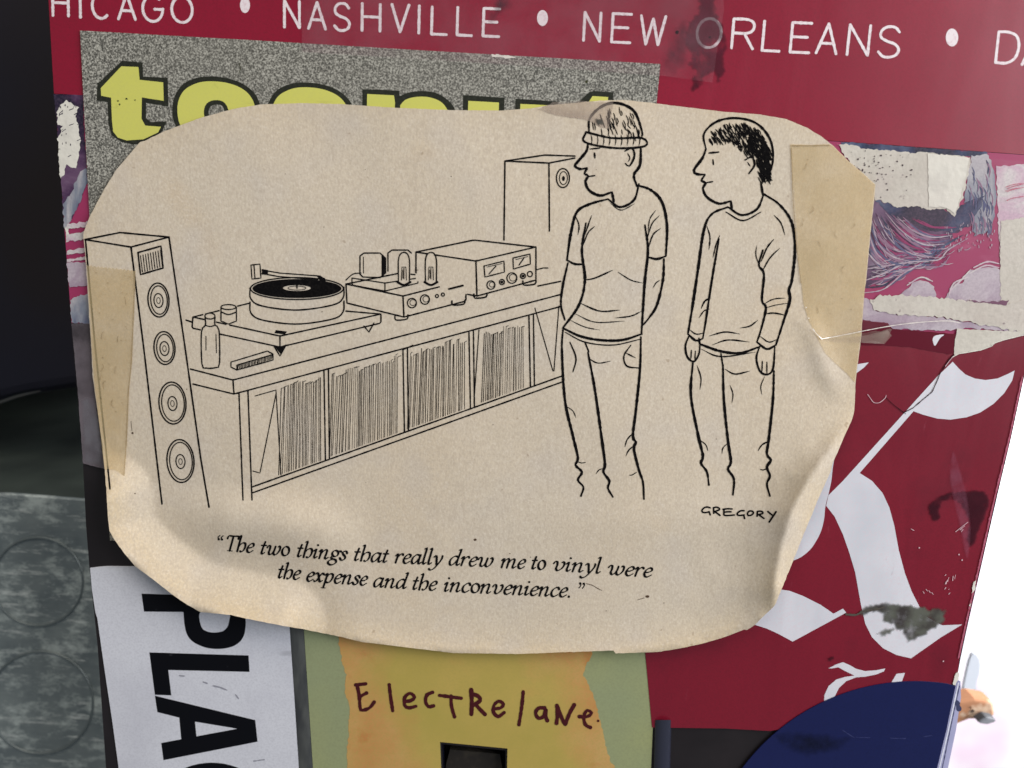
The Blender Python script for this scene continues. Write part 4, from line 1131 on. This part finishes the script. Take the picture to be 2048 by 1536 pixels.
for qx, qy in ((437, 1076), (443.5, 1076.5)):
    I.stroke([(qx + 3, qy - 5), (qx - .6, qy - 2), (qx - .8, qy + 2)], 2.0); I.dot(qx + .4, qy + 2.4, 2.5, n=9)
for qx, qy in ((1160, 1167), (1167, 1167.5)):
    I.stroke([(qx + 2.2, qy), (qx + 1.8, qy + 4), (qx - 2.0, qy + 9)], 2.0); I.dot(qx + .6, qy, 2.6, n=9)
I.build('caption', INK, clipping)
# signature
ZS = lambda *p: z(9.31, 1380, 960, p)
I = Ink(HCL); S = lambda *p, w=3.4, **k: I.stroke(ZS(*p), w, step=2, **k)
S((378, 518), (320, 502), (262, 520), (222, 568), (240, 600), (300, 605), (358, 592)); S((358, 590), (378, 650))
S((440, 520), (444, 620)); S((438, 515), (500, 505), (548, 530), (545, 555), (480, 580), (455, 590)); S((462, 592), (510, 620), (560, 660))
S((615, 545), (700, 535), (785, 540)); S((635, 548), (632, 620), (640, 655), (720, 660), (825, 652)); S((640, 600), (700, 592), (765, 592))
S((1008, 572), (950, 572), (890, 610), (880, 645), (930, 660), (1010, 650)); S((1000, 650), (1018, 718))
I.stroke(ZS((1130, 575), (1175, 590), (1180, 620), (1140, 655), (1085, 660), (1072, 620), (1095, 585)), 3.4, step=2, closed=True)
S((1255, 590), (1250, 675)); S((1255, 585), (1320, 580), (1358, 600), (1350, 625), (1270, 645)); S((1280, 645), (1330, 680), (1378, 715))
S((1450, 585), (1490, 620), (1530, 650)); S((1602, 590), (1550, 670), (1475, 782), w=3.8)
I.build('signature', INK, clipping)

# --- line drawing: hi-fi gear on a record shelf and two standing figures
def lines(I, w, *segs, sm=False, jit=.3):
    for s_ in segs: I.stroke(s_, w, smooth=sm, jit=jit, step=5)
BOTTLE = [(408, 628), (431, 628), (432, 652), (440, 664), (441, 732), (434, 738), (410, 738), (402, 730), (401, 664), (409, 650)]
JAR = [(440, 612), (474, 612), (475, 644), (457, 650), (440, 644)]
PLATTER = [(499, 578), (520, 562), (594, 553), (668, 562), (690, 578), (690, 624), (665, 640), (594, 650), (525, 642), (500, 628)]
AMP = [(690, 568), (800, 544), (934, 560), (934, 604), (808, 636), (692, 608)]
RECV = [(830, 503), (948, 478), (1074, 493), (1074, 562), (954, 594), (832, 560)]
VALVE = lambda x_: [(x_ - 12, 566), (x_ - 12, 520), (x_ - 5, 504), (x_ + 5, 504), (x_ + 12, 520), (x_ + 12, 566)]
MAN = [(1122, 560), (1140, 440), (1215, 398), (1300, 400), (1320, 500), (1290, 660), (1270, 990), (1160, 990), (1126, 700)]
I = Ink(HCL)   # tall loudspeaker
lines(I, 3.4, [(170, 479), (240, 465), (338, 474)], [(170, 479), (262, 494), (338, 474)], [(262, 494), (288, 700), (316, 940), (324, 1008)],
      [(338, 474), (368, 680), (402, 920), (418, 1014)], [(171, 480), (190, 690), (212, 900), (220, 978)], [(276, 505), (322, 492), (326, 536), (281, 549), (276, 505)])
for (cx_, cy_, rx_, ry_) in ((317, 600, 21, 34), (329, 696, 21, 33), (345, 806, 27, 42), (361, 922, 27, 43)):
    I.ring(cx_, cy_, rx_, ry_, 2.9, -.08); I.ring(cx_ + 1, cy_, rx_ - 4.5, ry_ - 5.5, 2.2, -.08); I.ring(cx_, cy_ + 1, 9, 14, 2.2, -.08); I.ring(cx_, cy_ + 1, 3.6, 6, 1.2, -.08)
lines(I, 1.8, *[[(281 + k * 5, 511 - k * 1.3), (285 + k * 5, 544 - k * 1.4)] for k in range(9)])
I.build('loudspeaker_drawing', INK, clipping)
I = Ink(HCL)   # record shelf in perspective
I.masks = [BOTTLE, MAN]
lines(I, 3.0, [(372, 640), (384, 644)], [(381, 738), (466, 760), (1125, 588)], [(466, 760), (468, 788), (1125, 612)], [(386, 768), (468, 788)],
      [(478, 786), (486, 1000)], [(496, 782), (504, 1000)], [(504, 974), (1124, 752)], [(504, 986), (1124, 764)], [(1076, 572), (1124, 562)])
def shelf_top(x): return 782 + (x - 496) * (613 - 782) / (1124 - 496)
def shelf_bot(x): return 972 + (x - 504) * (750 - 972) / (1124 - 504)
for xd in (648, 806, 938, 1058):
    lines(I, 2.8, [(xd, shelf_top(xd)), (xd + 3, shelf_bot(xd))], [(xd + 9, shelf_top(xd + 9)), (xd + 11, shelf_bot(xd + 11))])
I.build('record_shelf_drawing', INK, clipping)
I = Ink(HCL)   # rows of record sleeves
for a_, b_ in ((560, 642), (662, 796), (818, 930), (966, 1048)):
    x = a_
    ht = 10
    while x < b_:
        lean_ = rng.uniform(-2, 2) + (1 - (x - a_) / (b_ - a_)) * -7
        if rng.random() < .25: ht = rng.uniform(7, 19)
        t_ = shelf_top(x) + ht + rng.uniform(-1, 2)
        bt_ = shelf_bot(x) - 2
        I.stroke([(x - lean_ * .5, t_), (x, (t_ + bt_) / 2), (x + lean_ * .5, bt_)], rng.choice((.7, .9, 1.1, 1.1, 1.4)), smooth=False, step=8, jit=.4)
        if rng.random() < .4: I.stroke([(x - lean_ * .5, t_), (x - lean_ * .5 + rng.uniform(3, 7), t_ - rng.uniform(1, 3))], 1.1, smooth=False)
        x += rng.choice((2.8, 3.2, 3.6, 4.0, 4.8))
lines(I, 2.0, [(552, 788), (520, 946), (506, 942)], [(510, 792), (552, 780), (562, 950)], [(1070, 616), (1106, 742)], [(1118, 612), (1108, 742)], [(958, 660), (948, 806)], [(806, 700), (826, 690)])
I.build('record_sleeves_drawing', INK, clipping)
I = Ink(HCL)   # turntable, jar, bottle and brush
I.masks = [BOTTLE, JAR, PLATTER]
lines(I, 2.9, [(386, 634), (500, 606), (762, 628), (762, 646), (560, 694), (384, 656), (386, 634)], [(386, 634), (560, 672), (762, 628)], [(560, 672), (560, 694)])
I.masks = []
for y_ in (602, 630):
    lines(I, 3.0, [(500 + 0, y_ - 26), (502, y_ - 4), (525, y_ + 10), (594, y_ + 18), (665, y_ + 8), (686, y_ - 6), (688, y_ - 28)], sm=True)
I.ring(594, 577, 93, 22, 2.6)
lines(I, 2.4, [(524, 540), (560, 546), (640, 552), (652, 560), (646, 566)], [(524, 547), (558, 553), (636, 559)], [(502, 530), (520, 528), (522, 556), (504, 558), (502, 530)], [(508, 530), (510, 557)])
I.poly([(524, 538), (536, 540), (536, 550), (524, 549)]); I.poly([(634, 552), (650, 556), (650, 564), (640, 562)])
lines(I, 2.6, [(548, 692), (560, 712), (572, 690)], [(728, 652), (738, 664), (748, 646)]); I.poly([(550, 693), (572, 691), (561, 708)])
I.poly([(552, 660), (574, 663), (570, 669), (549, 666)])
I.ring(457, 614, 15, 5, 2.4); lines(I, 2.4, [(442, 614), (442, 642), (457, 648), (473, 642), (473, 614)]); I.stroke([(443, 624), (457, 629), (473, 624)], 2.6)
I.ring(420, 632, 10, 6, 2.4); lines(I, 2.7, [(410, 634), (411, 650), (403, 664), (404, 728), (412, 736), (432, 735), (439, 726), (438, 660), (430, 650), (430, 634)], sm=True)
I.stroke([(410, 650), (420, 653), (431, 650)], 2.2); lines(I, 1.6, [(412, 672), (412, 700)], [(432, 668), (433, 706)])
lines(I, 2.4, [(462, 724), (535, 702), (546, 708), (546, 720), (474, 740), (462, 734), (462, 724)], [(474, 730), (546, 709)], [(474, 730), (474, 740)])
for k in range(24): I.stroke([(477 + k * 2.9, 730 - k * .85), (476 + k * 2.9 + rng.uniform(-1, 1), 738 - k * .85)], 1.5, smooth=False)
I.build('turntable_drawing', INK, clipping)
I = Ink(HCL, .08 * MM)
V0 = [(594 + 89 * math.cos(2 * math.pi * k / 40), 577 + 19 * math.sin(2 * math.pi * k / 40)) for k in range(40)]
V1 = [(594 + 28 * math.cos(2 * math.pi * k / 24), 576 + 6 * math.sin(2 * math.pi * k / 24)) for k in range(24)]
I.poly(V0, [V1], grid=12); I.ring(594, 576, 18, 4, 1.2); I.stroke([(594, 576), (594, 564)], 3)
I.build('record_drawing', INK, clipping)
I = Ink(HCL)   # amplifier with valves, and receiver
I.masks = [VALVE(808), VALVE(862), RECV]
lines(I, 3.0, [(692, 568), (806, 592), (932, 560), (932, 602), (808, 634), (694, 606), (692, 568)], [(806, 592), (808, 634)], [(692, 568), (800, 546), (932, 560)])
lines(I, 2.4, [(704, 556), (704, 570), (770, 582), (836, 566), (836, 556)], [(704, 556), (770, 566), (836, 556)], [(770, 566), (770, 582)])
I.masks = [VALVE(808), VALVE(862), AMP]
lines(I, 3.0, [(832, 504), (952, 522), (1072, 494), (1072, 560), (954, 592), (932, 588)], [(952, 522), (954, 592)], [(832, 504), (948, 480), (1072, 494)], [(832, 504), (832, 548)])
I.masks = []
lines(I, 2.4, [(968, 532), (1008, 522), (1009, 544), (970, 554), (968, 532)], [(1026, 516), (1060, 508), (1061, 528), (1027, 538), (1026, 516)])
for (x_, y_, r_) in ((824, 606, 9), (850, 599, 9), (874, 592, 3), (886, 589, 3), (982, 570, 8), (1004, 564, 5), (1024, 556, 10), (1046, 552, 5), (1060, 548, 5)):
    I.ring(x_, y_, r_, r_ * 1.05, 2.3)
    if r_ > 6: I.ring(x_ + 2, y_ - 1, r_ - 3, r_ - 3, 1.2)
I.dot(1004, 564, 3); I.dot(1046, 552, 3); I.stroke([(898, 578), (926, 571)], 4.0)
for x_ in (808, 862):
    lines(I, 2.5, [(x_ - 11, 562), (x_ - 11, 520), (x_ - 5, 506), (x_ + 5, 506), (x_ + 11, 520), (x_ + 11, 562)], sm=True)
    lines(I, 1.5, [(x_ - 5, 560), (x_ - 4, 534), (x_ + 4, 534), (x_ + 5, 560)], [(x_, 558), (x_, 536)], [(x_ - 2, 556), (x_ - 2, 540)]); I.stroke([(x_ - 13, 564), (x_, 570), (x_ + 13, 564)], 4.5)
for x0_, y0_ in ((720, 506), (776, 500)):
    lines(I, 2.7, [(x0_, y0_ + 42), (x0_, y0_ + 6), (x0_ + 8, y0_), (x0_ + 40, y0_), (x0_ + 47, y0_ + 6), (x0_ + 47, y0_ + 44), (x0_ + 40, y0_ + 49), (x0_ + 6, y0_ + 48), (x0_, y0_ + 42)][:9 if x0_ < 760 else 5])
    if x0_ < 760:
        for k in range(8): I.stroke([(x0_ + 44 + k * 1.1, y0_ + 4 + k * .8), (x0_ + 44 + k * 1.1, y0_ + 46 - k * .8)], 1.8, smooth=False)
        I.stroke([(x0_ + 7, y0_ + 8), (x0_ + 7, y0_ + 40)], 1.6)
lines(I, 2.2, [(978, 548), (992, 532)], [(1038, 530), (1048, 516)]); lines(I, 1.2, [(974, 534), (1004, 527)], [(1032, 519), (1056, 513)])
lines(I, 2.2, [(692, 560), (706, 548), (722, 546)], [(1072, 540), (1086, 536), (1096, 536)], sm=True)
for x_, y_ in ((804, 636), (918, 606), (962, 592), (1060, 566)): lines(I, 3.0, [(x_ - 14, y_ - 4), (x_ - 12, y_ + 4), (x_ + 10, y_ + 2), (x_ + 12, y_ - 6)], sm=True)
I.build('amplifier_drawing', INK, clipping)
I = Ink(HCL)   # second loudspeaker behind the figures
lines(I, 3.2, [(1010, 322), (1098, 326), (1150, 316)], [(1010, 322), (1090, 310), (1150, 312)], [(1010, 322), (1008, 480)], [(1098, 326), (1099, 462)])
I.ring(1126, 356, 13, 19, 2.6); I.ring(1127, 356, 8, 13, 1.8); I.dot(1127, 357, 3, 5)
I.build('back_loudspeaker_drawing', INK, clipping)

def hatch(I, region, n, dx, dy, w, seed):
    r = random.Random(seed)
    xs = [p[0] for p in region]; ys = [p[1] for p in region]
    k = 0
    while k < n:
        x = r.uniform(min(xs), max(xs)); y = r.uniform(min(ys), max(ys))
        if inside([x], [y], region)[0]:
            k += 1
            s_ = r.uniform(.6, 1.2)
            I.stroke([(x, y), (x + dx * s_ * .5 + r.uniform(-2, 2), y + dy * s_ * .5), (x + dx * s_ + r.uniform(-3, 3), y + dy * s_)], w, taper=.5, step=4)
# left figure: knitted hat, plain tee, arms behind the back
I = Ink(HCL)
F = lambda *p, w=5.6, t=.35: I.stroke(list(p), w, jit=.4, step=4, taper=t)
f_ = lambda *p, w=2.4: I.stroke(list(p), w, jit=.5, step=3, taper=.8)
F((1178, 264), (1180, 236), (1205, 212), (1235, 206), (1268, 222), (1284, 262), (1284, 272))
F((1172, 264), (1225, 276), (1284, 276), (1290, 292), (1230, 296), (1170, 284), (1172, 264), w=4.4, t=0)
F((1176, 286), (1173, 302), (1155, 324), (1150, 332), (1160, 338), (1174, 336)); F((1174, 338), (1169, 347), (1177, 352), (1171, 362), (1178, 380), (1200, 391), (1224, 384))
F((1177, 353), (1190, 351), w=3.4); F((1189, 306), (1190, 316), w=3.8); F((1180, 298), (1200, 296), w=3.4); F((1250, 302), (1264, 296), (1269, 312), (1259, 332), (1251, 327), w=4.4); f_((1255, 306), (1260, 316), (1256, 324))
F((1224, 384), (1228, 404)); F((1282, 294), (1280, 330), (1268, 350), (1274, 372))
F((1216, 398), (1240, 414), (1268, 400), (1278, 368), w=5); f_((1220, 406), (1242, 420), (1270, 407), w=2)
F((1216, 398), (1180, 408), (1154, 424), (1142, 466), (1134, 520), w=5.6); F((1274, 370), (1302, 380), (1324, 404), (1334, 450), (1332, 512), w=5.8)
F((1134, 520), (1150, 528), (1168, 528), w=4.8); F((1172, 446), (1164, 500), (1170, 560), (1158, 610), (1126, 656)); F((1290, 450), (1296, 500), (1290, 560), (1286, 620), (1283, 668))
F((1296, 514), (1314, 518), (1332, 512), w=5); F((1136, 526), (1126, 570), (1122, 610), (1130, 640), w=5); F((1328, 518), (1326, 560), (1314, 610), (1298, 636), (1286, 650), w=5.4)
F((1126, 656), (1160, 672), (1200, 680), (1244, 680), (1284, 668), w=5.4); F((1130, 664), (1170, 684), (1226, 690), (1282, 678), w=2.6)
F((1126, 660), (1124, 700), (1130, 800), (1146, 872), (1156, 916), (1151, 930), (1164, 944), (1156, 960), (1167, 974), (1162, 992))
F((1282, 674), (1280, 740), (1272, 820), (1266, 872), (1272, 884), (1268, 898), (1278, 940), (1286, 964), (1288, 998))
F((1176, 704), (1190, 780), (1204, 880), (1210, 928), (1207, 944), (1219, 962), (1216, 976), (1226, 994)); F((1178, 704), (1170, 684), w=3.4)
F((1140, 684), (1152, 716), (1146, 744), w=3); F((1262, 690), (1248, 712), (1254, 732), (1278, 736), w=3.2); f_((1252, 706), (1272, 716))
for a_ in ((1296, 464, 1300, 438, 1312, 420), (1293, 482, 1304, 448, 1320, 430), (1296, 500, 1306, 470, 1322, 456), (1170, 470, 1178, 446, 1184, 430), (1166, 492, 1176, 466, 1190, 452), (1168, 560, 1190, 556, 1226, 540), (1286, 566, 1262, 560, 1236, 544),
           (1160, 606, 1200, 622, 1240, 620), (1148, 626, 1190, 644, 1250, 642), (1284, 622, 1262, 632, 1230, 636), (1140, 640, 1170, 654, 1200, 660), (1264, 868, 1254, 880, 1250, 894), (1270, 890, 1258, 900, 1252, 912), (1132, 812, 1146, 822, 1152, 836),
           (1152, 922, 1164, 926, 1172, 924), (1274, 944, 1264, 950, 1258, 950), (1208, 936, 1198, 940, 1192, 948), (1176, 716, 1196, 726, 1222, 722), (1320, 560, 1312, 566, 1306, 576), (1150, 430, 1158, 450, 1156, 470)):
    f_(a_[:2], a_[2:4], a_[4:], w=rng.uniform(1.8, 3.2))
for k in range(9): f_((1182 + k * 12, 268 + (k % 2)), (1184 + k * 12, 280), (1182 + k * 12, 292), w=2)
hatch(I, [(1182, 244), (1205, 220), (1240, 213), (1268, 228), (1280, 266), (1230, 266), (1184, 258)], 52, 4, 16, 2.0, 3)
I.build('standing_man_drawing', INK, clipping, label='left drawn man in a knitted hat and tee')
# right figure: full dark hair, crew neck jumper, arms at the sides
I = Ink(HCL)
F((1412, 298), (1408, 268), (1432, 244), (1470, 236), (1512, 246), (1540, 278), (1546, 320), (1534, 362), w=5)
F((1412, 298), (1405, 316), (1388, 340), (1394, 348), (1410, 349)); F((1410, 350), (1403, 361), (1412, 366), (1406, 376), (1414, 394), (1438, 407), (1462, 402))
F((1409, 366), (1426, 363), w=3.4); F((1426, 319), (1427, 329), w=4); F((1418, 306), (1438, 304), w=3.6); F((1490, 320), (1504, 314), (1509, 330), (1498, 347), w=4.4); f_((1495, 324), (1501, 333))
F((1462, 402), (1464, 420)); F((1522, 366), (1526, 390))
F((1456, 414), (1484, 430), (1514, 418), (1528, 388), w=5); F((1452, 424), (1486, 441), (1522, 424), w=3)
F((1456, 414), (1424, 428), (1408, 460), (1396, 540), (1384, 620), (1376, 668), w=5.8); F((1528, 388), (1560, 410), (1584, 446), (1590, 500), (1584, 560), (1578, 580), (1580, 600), (1568, 640), (1552, 690), w=5.8)
F((1438, 478), (1424, 560), (1412, 640), (1406, 676), w=4.8); F((1526, 500), (1518, 530), (1528, 548), (1524, 600), (1532, 616), (1522, 660), (1514, 684), w=5)
F((1376, 668), (1392, 681), (1406, 677), w=4.6); F((1514, 684), (1534, 698), (1552, 690), w=4.6); f_((1378, 658), (1392, 668), (1408, 666)); f_((1520, 672), (1538, 684), (1556, 678))
F((1400, 688), (1440, 702), (1480, 706), (1518, 694), w=5.4); F((1398, 676), (1400, 690), w=4); f_((1402, 698), (1442, 713), (1512, 704), w=2.8)
F((1378, 672), (1371, 692), (1375, 714), (1388, 723), (1398, 708), (1400, 690), w=4.2); F((1382, 717), (1383, 700), w=2.6); F((1390, 719), (1391, 702), w=2.6)
F((1520, 692), (1513, 716), (1520, 742), (1534, 749), (1546, 738), (1550, 694), w=4.2); F((1524, 743), (1525, 722), w=2.6); F((1534, 746), (1534, 724), w=2.6)
F((1386, 724), (1382, 790), (1396, 868), (1406, 912), (1402, 926), (1414, 944), (1418, 970)); F((1548, 742), (1546, 800), (1538, 876), (1534, 908), (1542, 920), (1534, 934), (1540, 952), (1534, 968), (1540, 992))
F((1446, 730), (1448, 800), (1456, 880), (1462, 924), (1456, 938), (1468, 958), (1466, 990)); F((1446, 732), (1442, 706), w=3.4)
for a_ in ((1522, 524, 1534, 496, 1548, 478), (1524, 544, 1540, 516, 1560, 496), (1520, 534, 1512, 510, 1514, 490), (1528, 608, 1548, 598, 1572, 596), (1530, 616, 1552, 610, 1578, 606), (1528, 628, 1548, 626, 1570, 630), (1402, 618, 1410, 602, 1422, 596), (1398, 636, 1408, 622, 1420, 618),
           (1424, 690, 1456, 680, 1500, 684), (1418, 672, 1450, 664, 1480, 668), (1460, 770, 1466, 788, 1464, 806), (1516, 640, 1500, 652, 1480, 656), (1440, 470, 1432, 490, 1426, 516), (1414, 452, 1420, 474, 1418, 500), (1548, 430, 1562, 446, 1570, 470),
           (1538, 882, 1524, 890, 1516, 902), (1400, 880, 1412, 890, 1416, 902), (1456, 886, 1446, 896, 1444, 908), (1536, 936, 1526, 940, 1520, 938), (1394, 730, 1402, 756, 1400, 780), (1530, 752, 1522, 772, 1524, 790), (1450, 738, 1470, 748, 1500, 742)):
    f_(a_[:2], a_[2:4], a_[4:], w=rng.uniform(1.8, 3.4))
hatch(I, [(1416, 284), (1420, 262), (1450, 246), (1490, 244), (1522, 260), (1540, 300), (1536, 356), (1516, 356), (1510, 308), (1480, 300), (1470, 282), (1440, 276)], 330, 7, 13, 2.2, 9)
hatch(I, [(1500, 260), (1524, 266), (1540, 300), (1538, 350), (1520, 352), (1514, 306), (1490, 292)], 200, 5, 13, 2.4, 12)
I.build('standing_man_drawing', INK, clipping, label='right drawn man with thick dark hair and jumper')
# small marks on the paper
I = Ink(HCL)
I.dot(950, 1079.5, 3.4, 2.6, n=9, jit=.4)
I.stroke([(1172, 1167), (1186, 1171), (1194, 1176), (1204, 1181)], 1.2, jit=1, taper=.2); I.stroke([(1275, 1200), (1288, 1196)], 1, jit=1); I.dot(1295, 1193, 4.0, 2.6, n=8, jit=.5)
I.dot(265, 866, 2.2, n=8, jit=.4); I.stroke([(262, 842), (264, 862)], .8); I.dot(270, 987, 1.4, n=7)
for k in range(30): I.dot(rng.uniform(330, 1500), rng.uniform(250, 1230), rng.uniform(.5, 1.1), n=6)
I.build('ink_specks', inkmat('brown_speck', srgb(84, 64, 48)), clipping)

# ------------------------------------------------------------------ tape
def Hover(off):
    def f(x, y):
        x = np.asarray(x, float); y = np.asarray(y, float)
        s = segdist(x, y, clip_px + [clip_px[0]])
        ins = inside(x, y, clip_px)
        base = .00080
        hh = HCL(x, y)
        t = np.where(ins, 1.0, 1 - sst(2, 26, s))
        return base + (hh - base) * t + off
    return f
def zig(a, b, n, amp):
    out = []
    for i in range(n + 1):
        t = i / n
        out.append((a[0] + (b[0] - a[0]) * t, a[1] + (b[1] - a[1]) * t + (amp if i % 2 else -amp)))
    return out
tl = sheet('tape_strip', zig((174, 531), (271, 542), 26, 1.3) + [(269, 606), (264, 723), (258, 782), (254, 880), (249, 952), (209, 938), (200, 860), (188, 760), (181, 660)],
           Hover(.1 * MM), YTAPE, grid=12, thick=.04 * MM, smooth=True)
tag(tl, 'yellowed tape strip down the left edge of the clipping with a serrated top', 'tape')
tr_out = ragged(Z3((850, 738), (960, 742), (1060, 738)), .8, 4, 3, closed=False) + [(1666, 291), (1697, 322), (1728, 348), (1750, 369), (1747, 402), (1739, 480), (1731, 566), (1722, 671), (1713, 741), (1710, 765)] + \
    Z4((720, 920), (640, 850), (560, 770), (510, 670), (440, 530), (400, 400), (385, 250)) + [(1597, 520), (1590, 420), (1584, 340)]
tr = sheet('tape_strip', tr_out, Hover(.1 * MM), YTAPE, grid=12, thick=.04 * MM, smooth=True)
tag(tr, 'broad yellowed tape folded over the right edge of the clipping', 'tape')
ce_out = Z4((840, 660), (1000, 618), (1200, 570), (1480, 538), (1560, 545), (1490, 620), (1200, 720), (1000, 715), (840, 700), (560, 715), (530, 665))
flap_px = [(1645, 677), (1725, 664), (1800, 652), (1860, 644), (1896, 642), (1990, 650), (2075, 668), (2110, 480), (2140, 330), (1760, 300), (1752, 369), (1747, 402), (1739, 480), (1731, 566), (1722, 655)]
cl = sheet('clear_flap', flap_px, Hover(.16 * MM), CTAPE, tr, grid=16, smooth=True)
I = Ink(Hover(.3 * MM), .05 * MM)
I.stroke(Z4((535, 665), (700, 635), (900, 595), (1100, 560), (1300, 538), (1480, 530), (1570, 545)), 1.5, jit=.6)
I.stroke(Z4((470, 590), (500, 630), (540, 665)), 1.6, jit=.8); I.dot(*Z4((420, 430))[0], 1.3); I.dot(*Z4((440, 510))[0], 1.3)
m = M('tape_fold_glint', rough=.15, spec=.8, coat=1.0, coat_rough=.05); m.base(srgb(240, 232, 222)); I.build('fold_edge_glint', m.done(), tr)  # glint along the folded tape edge, painted as a pale line
I = Ink(Hover(.2 * MM), .02 * MM)
I.poly(Z4((540, 668), (840, 642), (1030, 600), (1060, 640), (1005, 702), (840, 694), (640, 690)), grid=10); I.build('folded_tail', GTAPE, tr)

td = sheet('tape_strip', ragged([(143, 647), (182, 647), (186, 755), (197, 850), (211, 938), (166, 927), (157, 801), (147, 690)], .8, 5, 3), .5 * MM, DTAPE, thick=.04 * MM)
tag(td, 'grimy clear tape on black plastic left of the clipping', 'tape')
soft('dust_patch', ragged(Z6((415, 890), (440, 880), (490, 920), (515, 1010), (535, 1240), (425, 1225), (420, 1050)), 4, 4, 6), .56 * MM, DUST, td, 6, 4)
tt = sheet('tape_strip', ragged([(604, -60), (1446, -20), (1448, 20), (1436, 90), (1425, 165), (1330, 152), (1000, 128), (604, 104)], .6, 6, 2), .75 * MM, CTAPE, grid=40, thick=.04 * MM)
tag(tt, 'clear glossy tape over the city names along the top', 'tape')
th = sheet('tape_strip', ragged(Z2((1390, 640), (1480, 600), (1640, 590), (1834, 598), (1822, 690), (1805, 752), (1760, 745), (1700, 708), (1600, 690), (1480, 670)), 1.6, 4, 9), Hover(.1 * MM), GTAPE, grid=8, thick=.04 * MM, smooth=True)
tag(th, 'small grubby tape piece at the top edge over the hatted figure', 'tape')
soft('grime_spot', ragged(Z2((1725, 690), (1770, 695), (1785, 728), (1735, 735)), 2, 3, 2), Hover(.18 * MM), SMEAR, th, 4, 2)

for o in bpy.data.objects:
    if o.parent and o.name.split('.')[0] in ('speckles', 'speck', 'ink_specks', 'white_scratch', 'pink_scratch', 'white_fleck', 'scuff_mark', 'pale_scratch', 'chipped_spot', 'pale_streak', 'cloud_rim'):
        o['kind'] = 'stuff'

for tp_, reg in ((tl, [(182, 545), (262, 550), (250, 860), (215, 920)]), (tr, [(1592, 300), (1740, 380), (1715, 700), (1620, 600)])):
    I = Ink(Hover(.18 * MM), .01 * MM)
    r_ = random.Random(5)
    n_ = 0
    while n_ < 34:
        x = r_.uniform(min(p[0] for p in reg), max(p[0] for p in reg)); y = r_.uniform(min(p[1] for p in reg), max(p[1] for p in reg))
        if inside([x], [y], reg)[0]:
            n_ += 1
            if n_ % 4: I.dot(x, y, r_.uniform(.4, 1.2), n=6, jit=.4)
            else: I.stroke([(x, y), (x + r_.uniform(-5, 5), y + r_.uniform(3, 9)), (x + r_.uniform(-6, 6), y + r_.uniform(10, 16))], .7, jit=.8)
    I.build('trapped_dirt', inkmat('tape_dirt', srgb(154, 132, 100)), tp_)['kind'] = 'stuff'
    o_ = [tuple(q) for q in (tr_out if tp_ is tr else [])]
    if o_:
        I = Ink(Hover(.17 * MM), .01 * MM); I.stroke([(1583, 296), (1586, 400), (1594, 500), (1602, 566)], 1.5, jit=.7, smooth=False)
        I.stroke([(1583, 291), (1615, 291), (1660, 290)], 1.6, jit=.8, smooth=False)
        I.build('tape_edge', inkmat('tape_edge_tan', srgb(168, 146, 110)), tp_)
    else:
        I = Ink(Hover(.17 * MM), .01 * MM); I.stroke([(270, 545), (268, 606), (263, 723), (257, 782), (253, 880), (248, 950)], 1.3, jit=.7, smooth=False)
        I.build('tape_edge', inkmat('tape_edge_tan', srgb(168, 146, 110)), tp_)
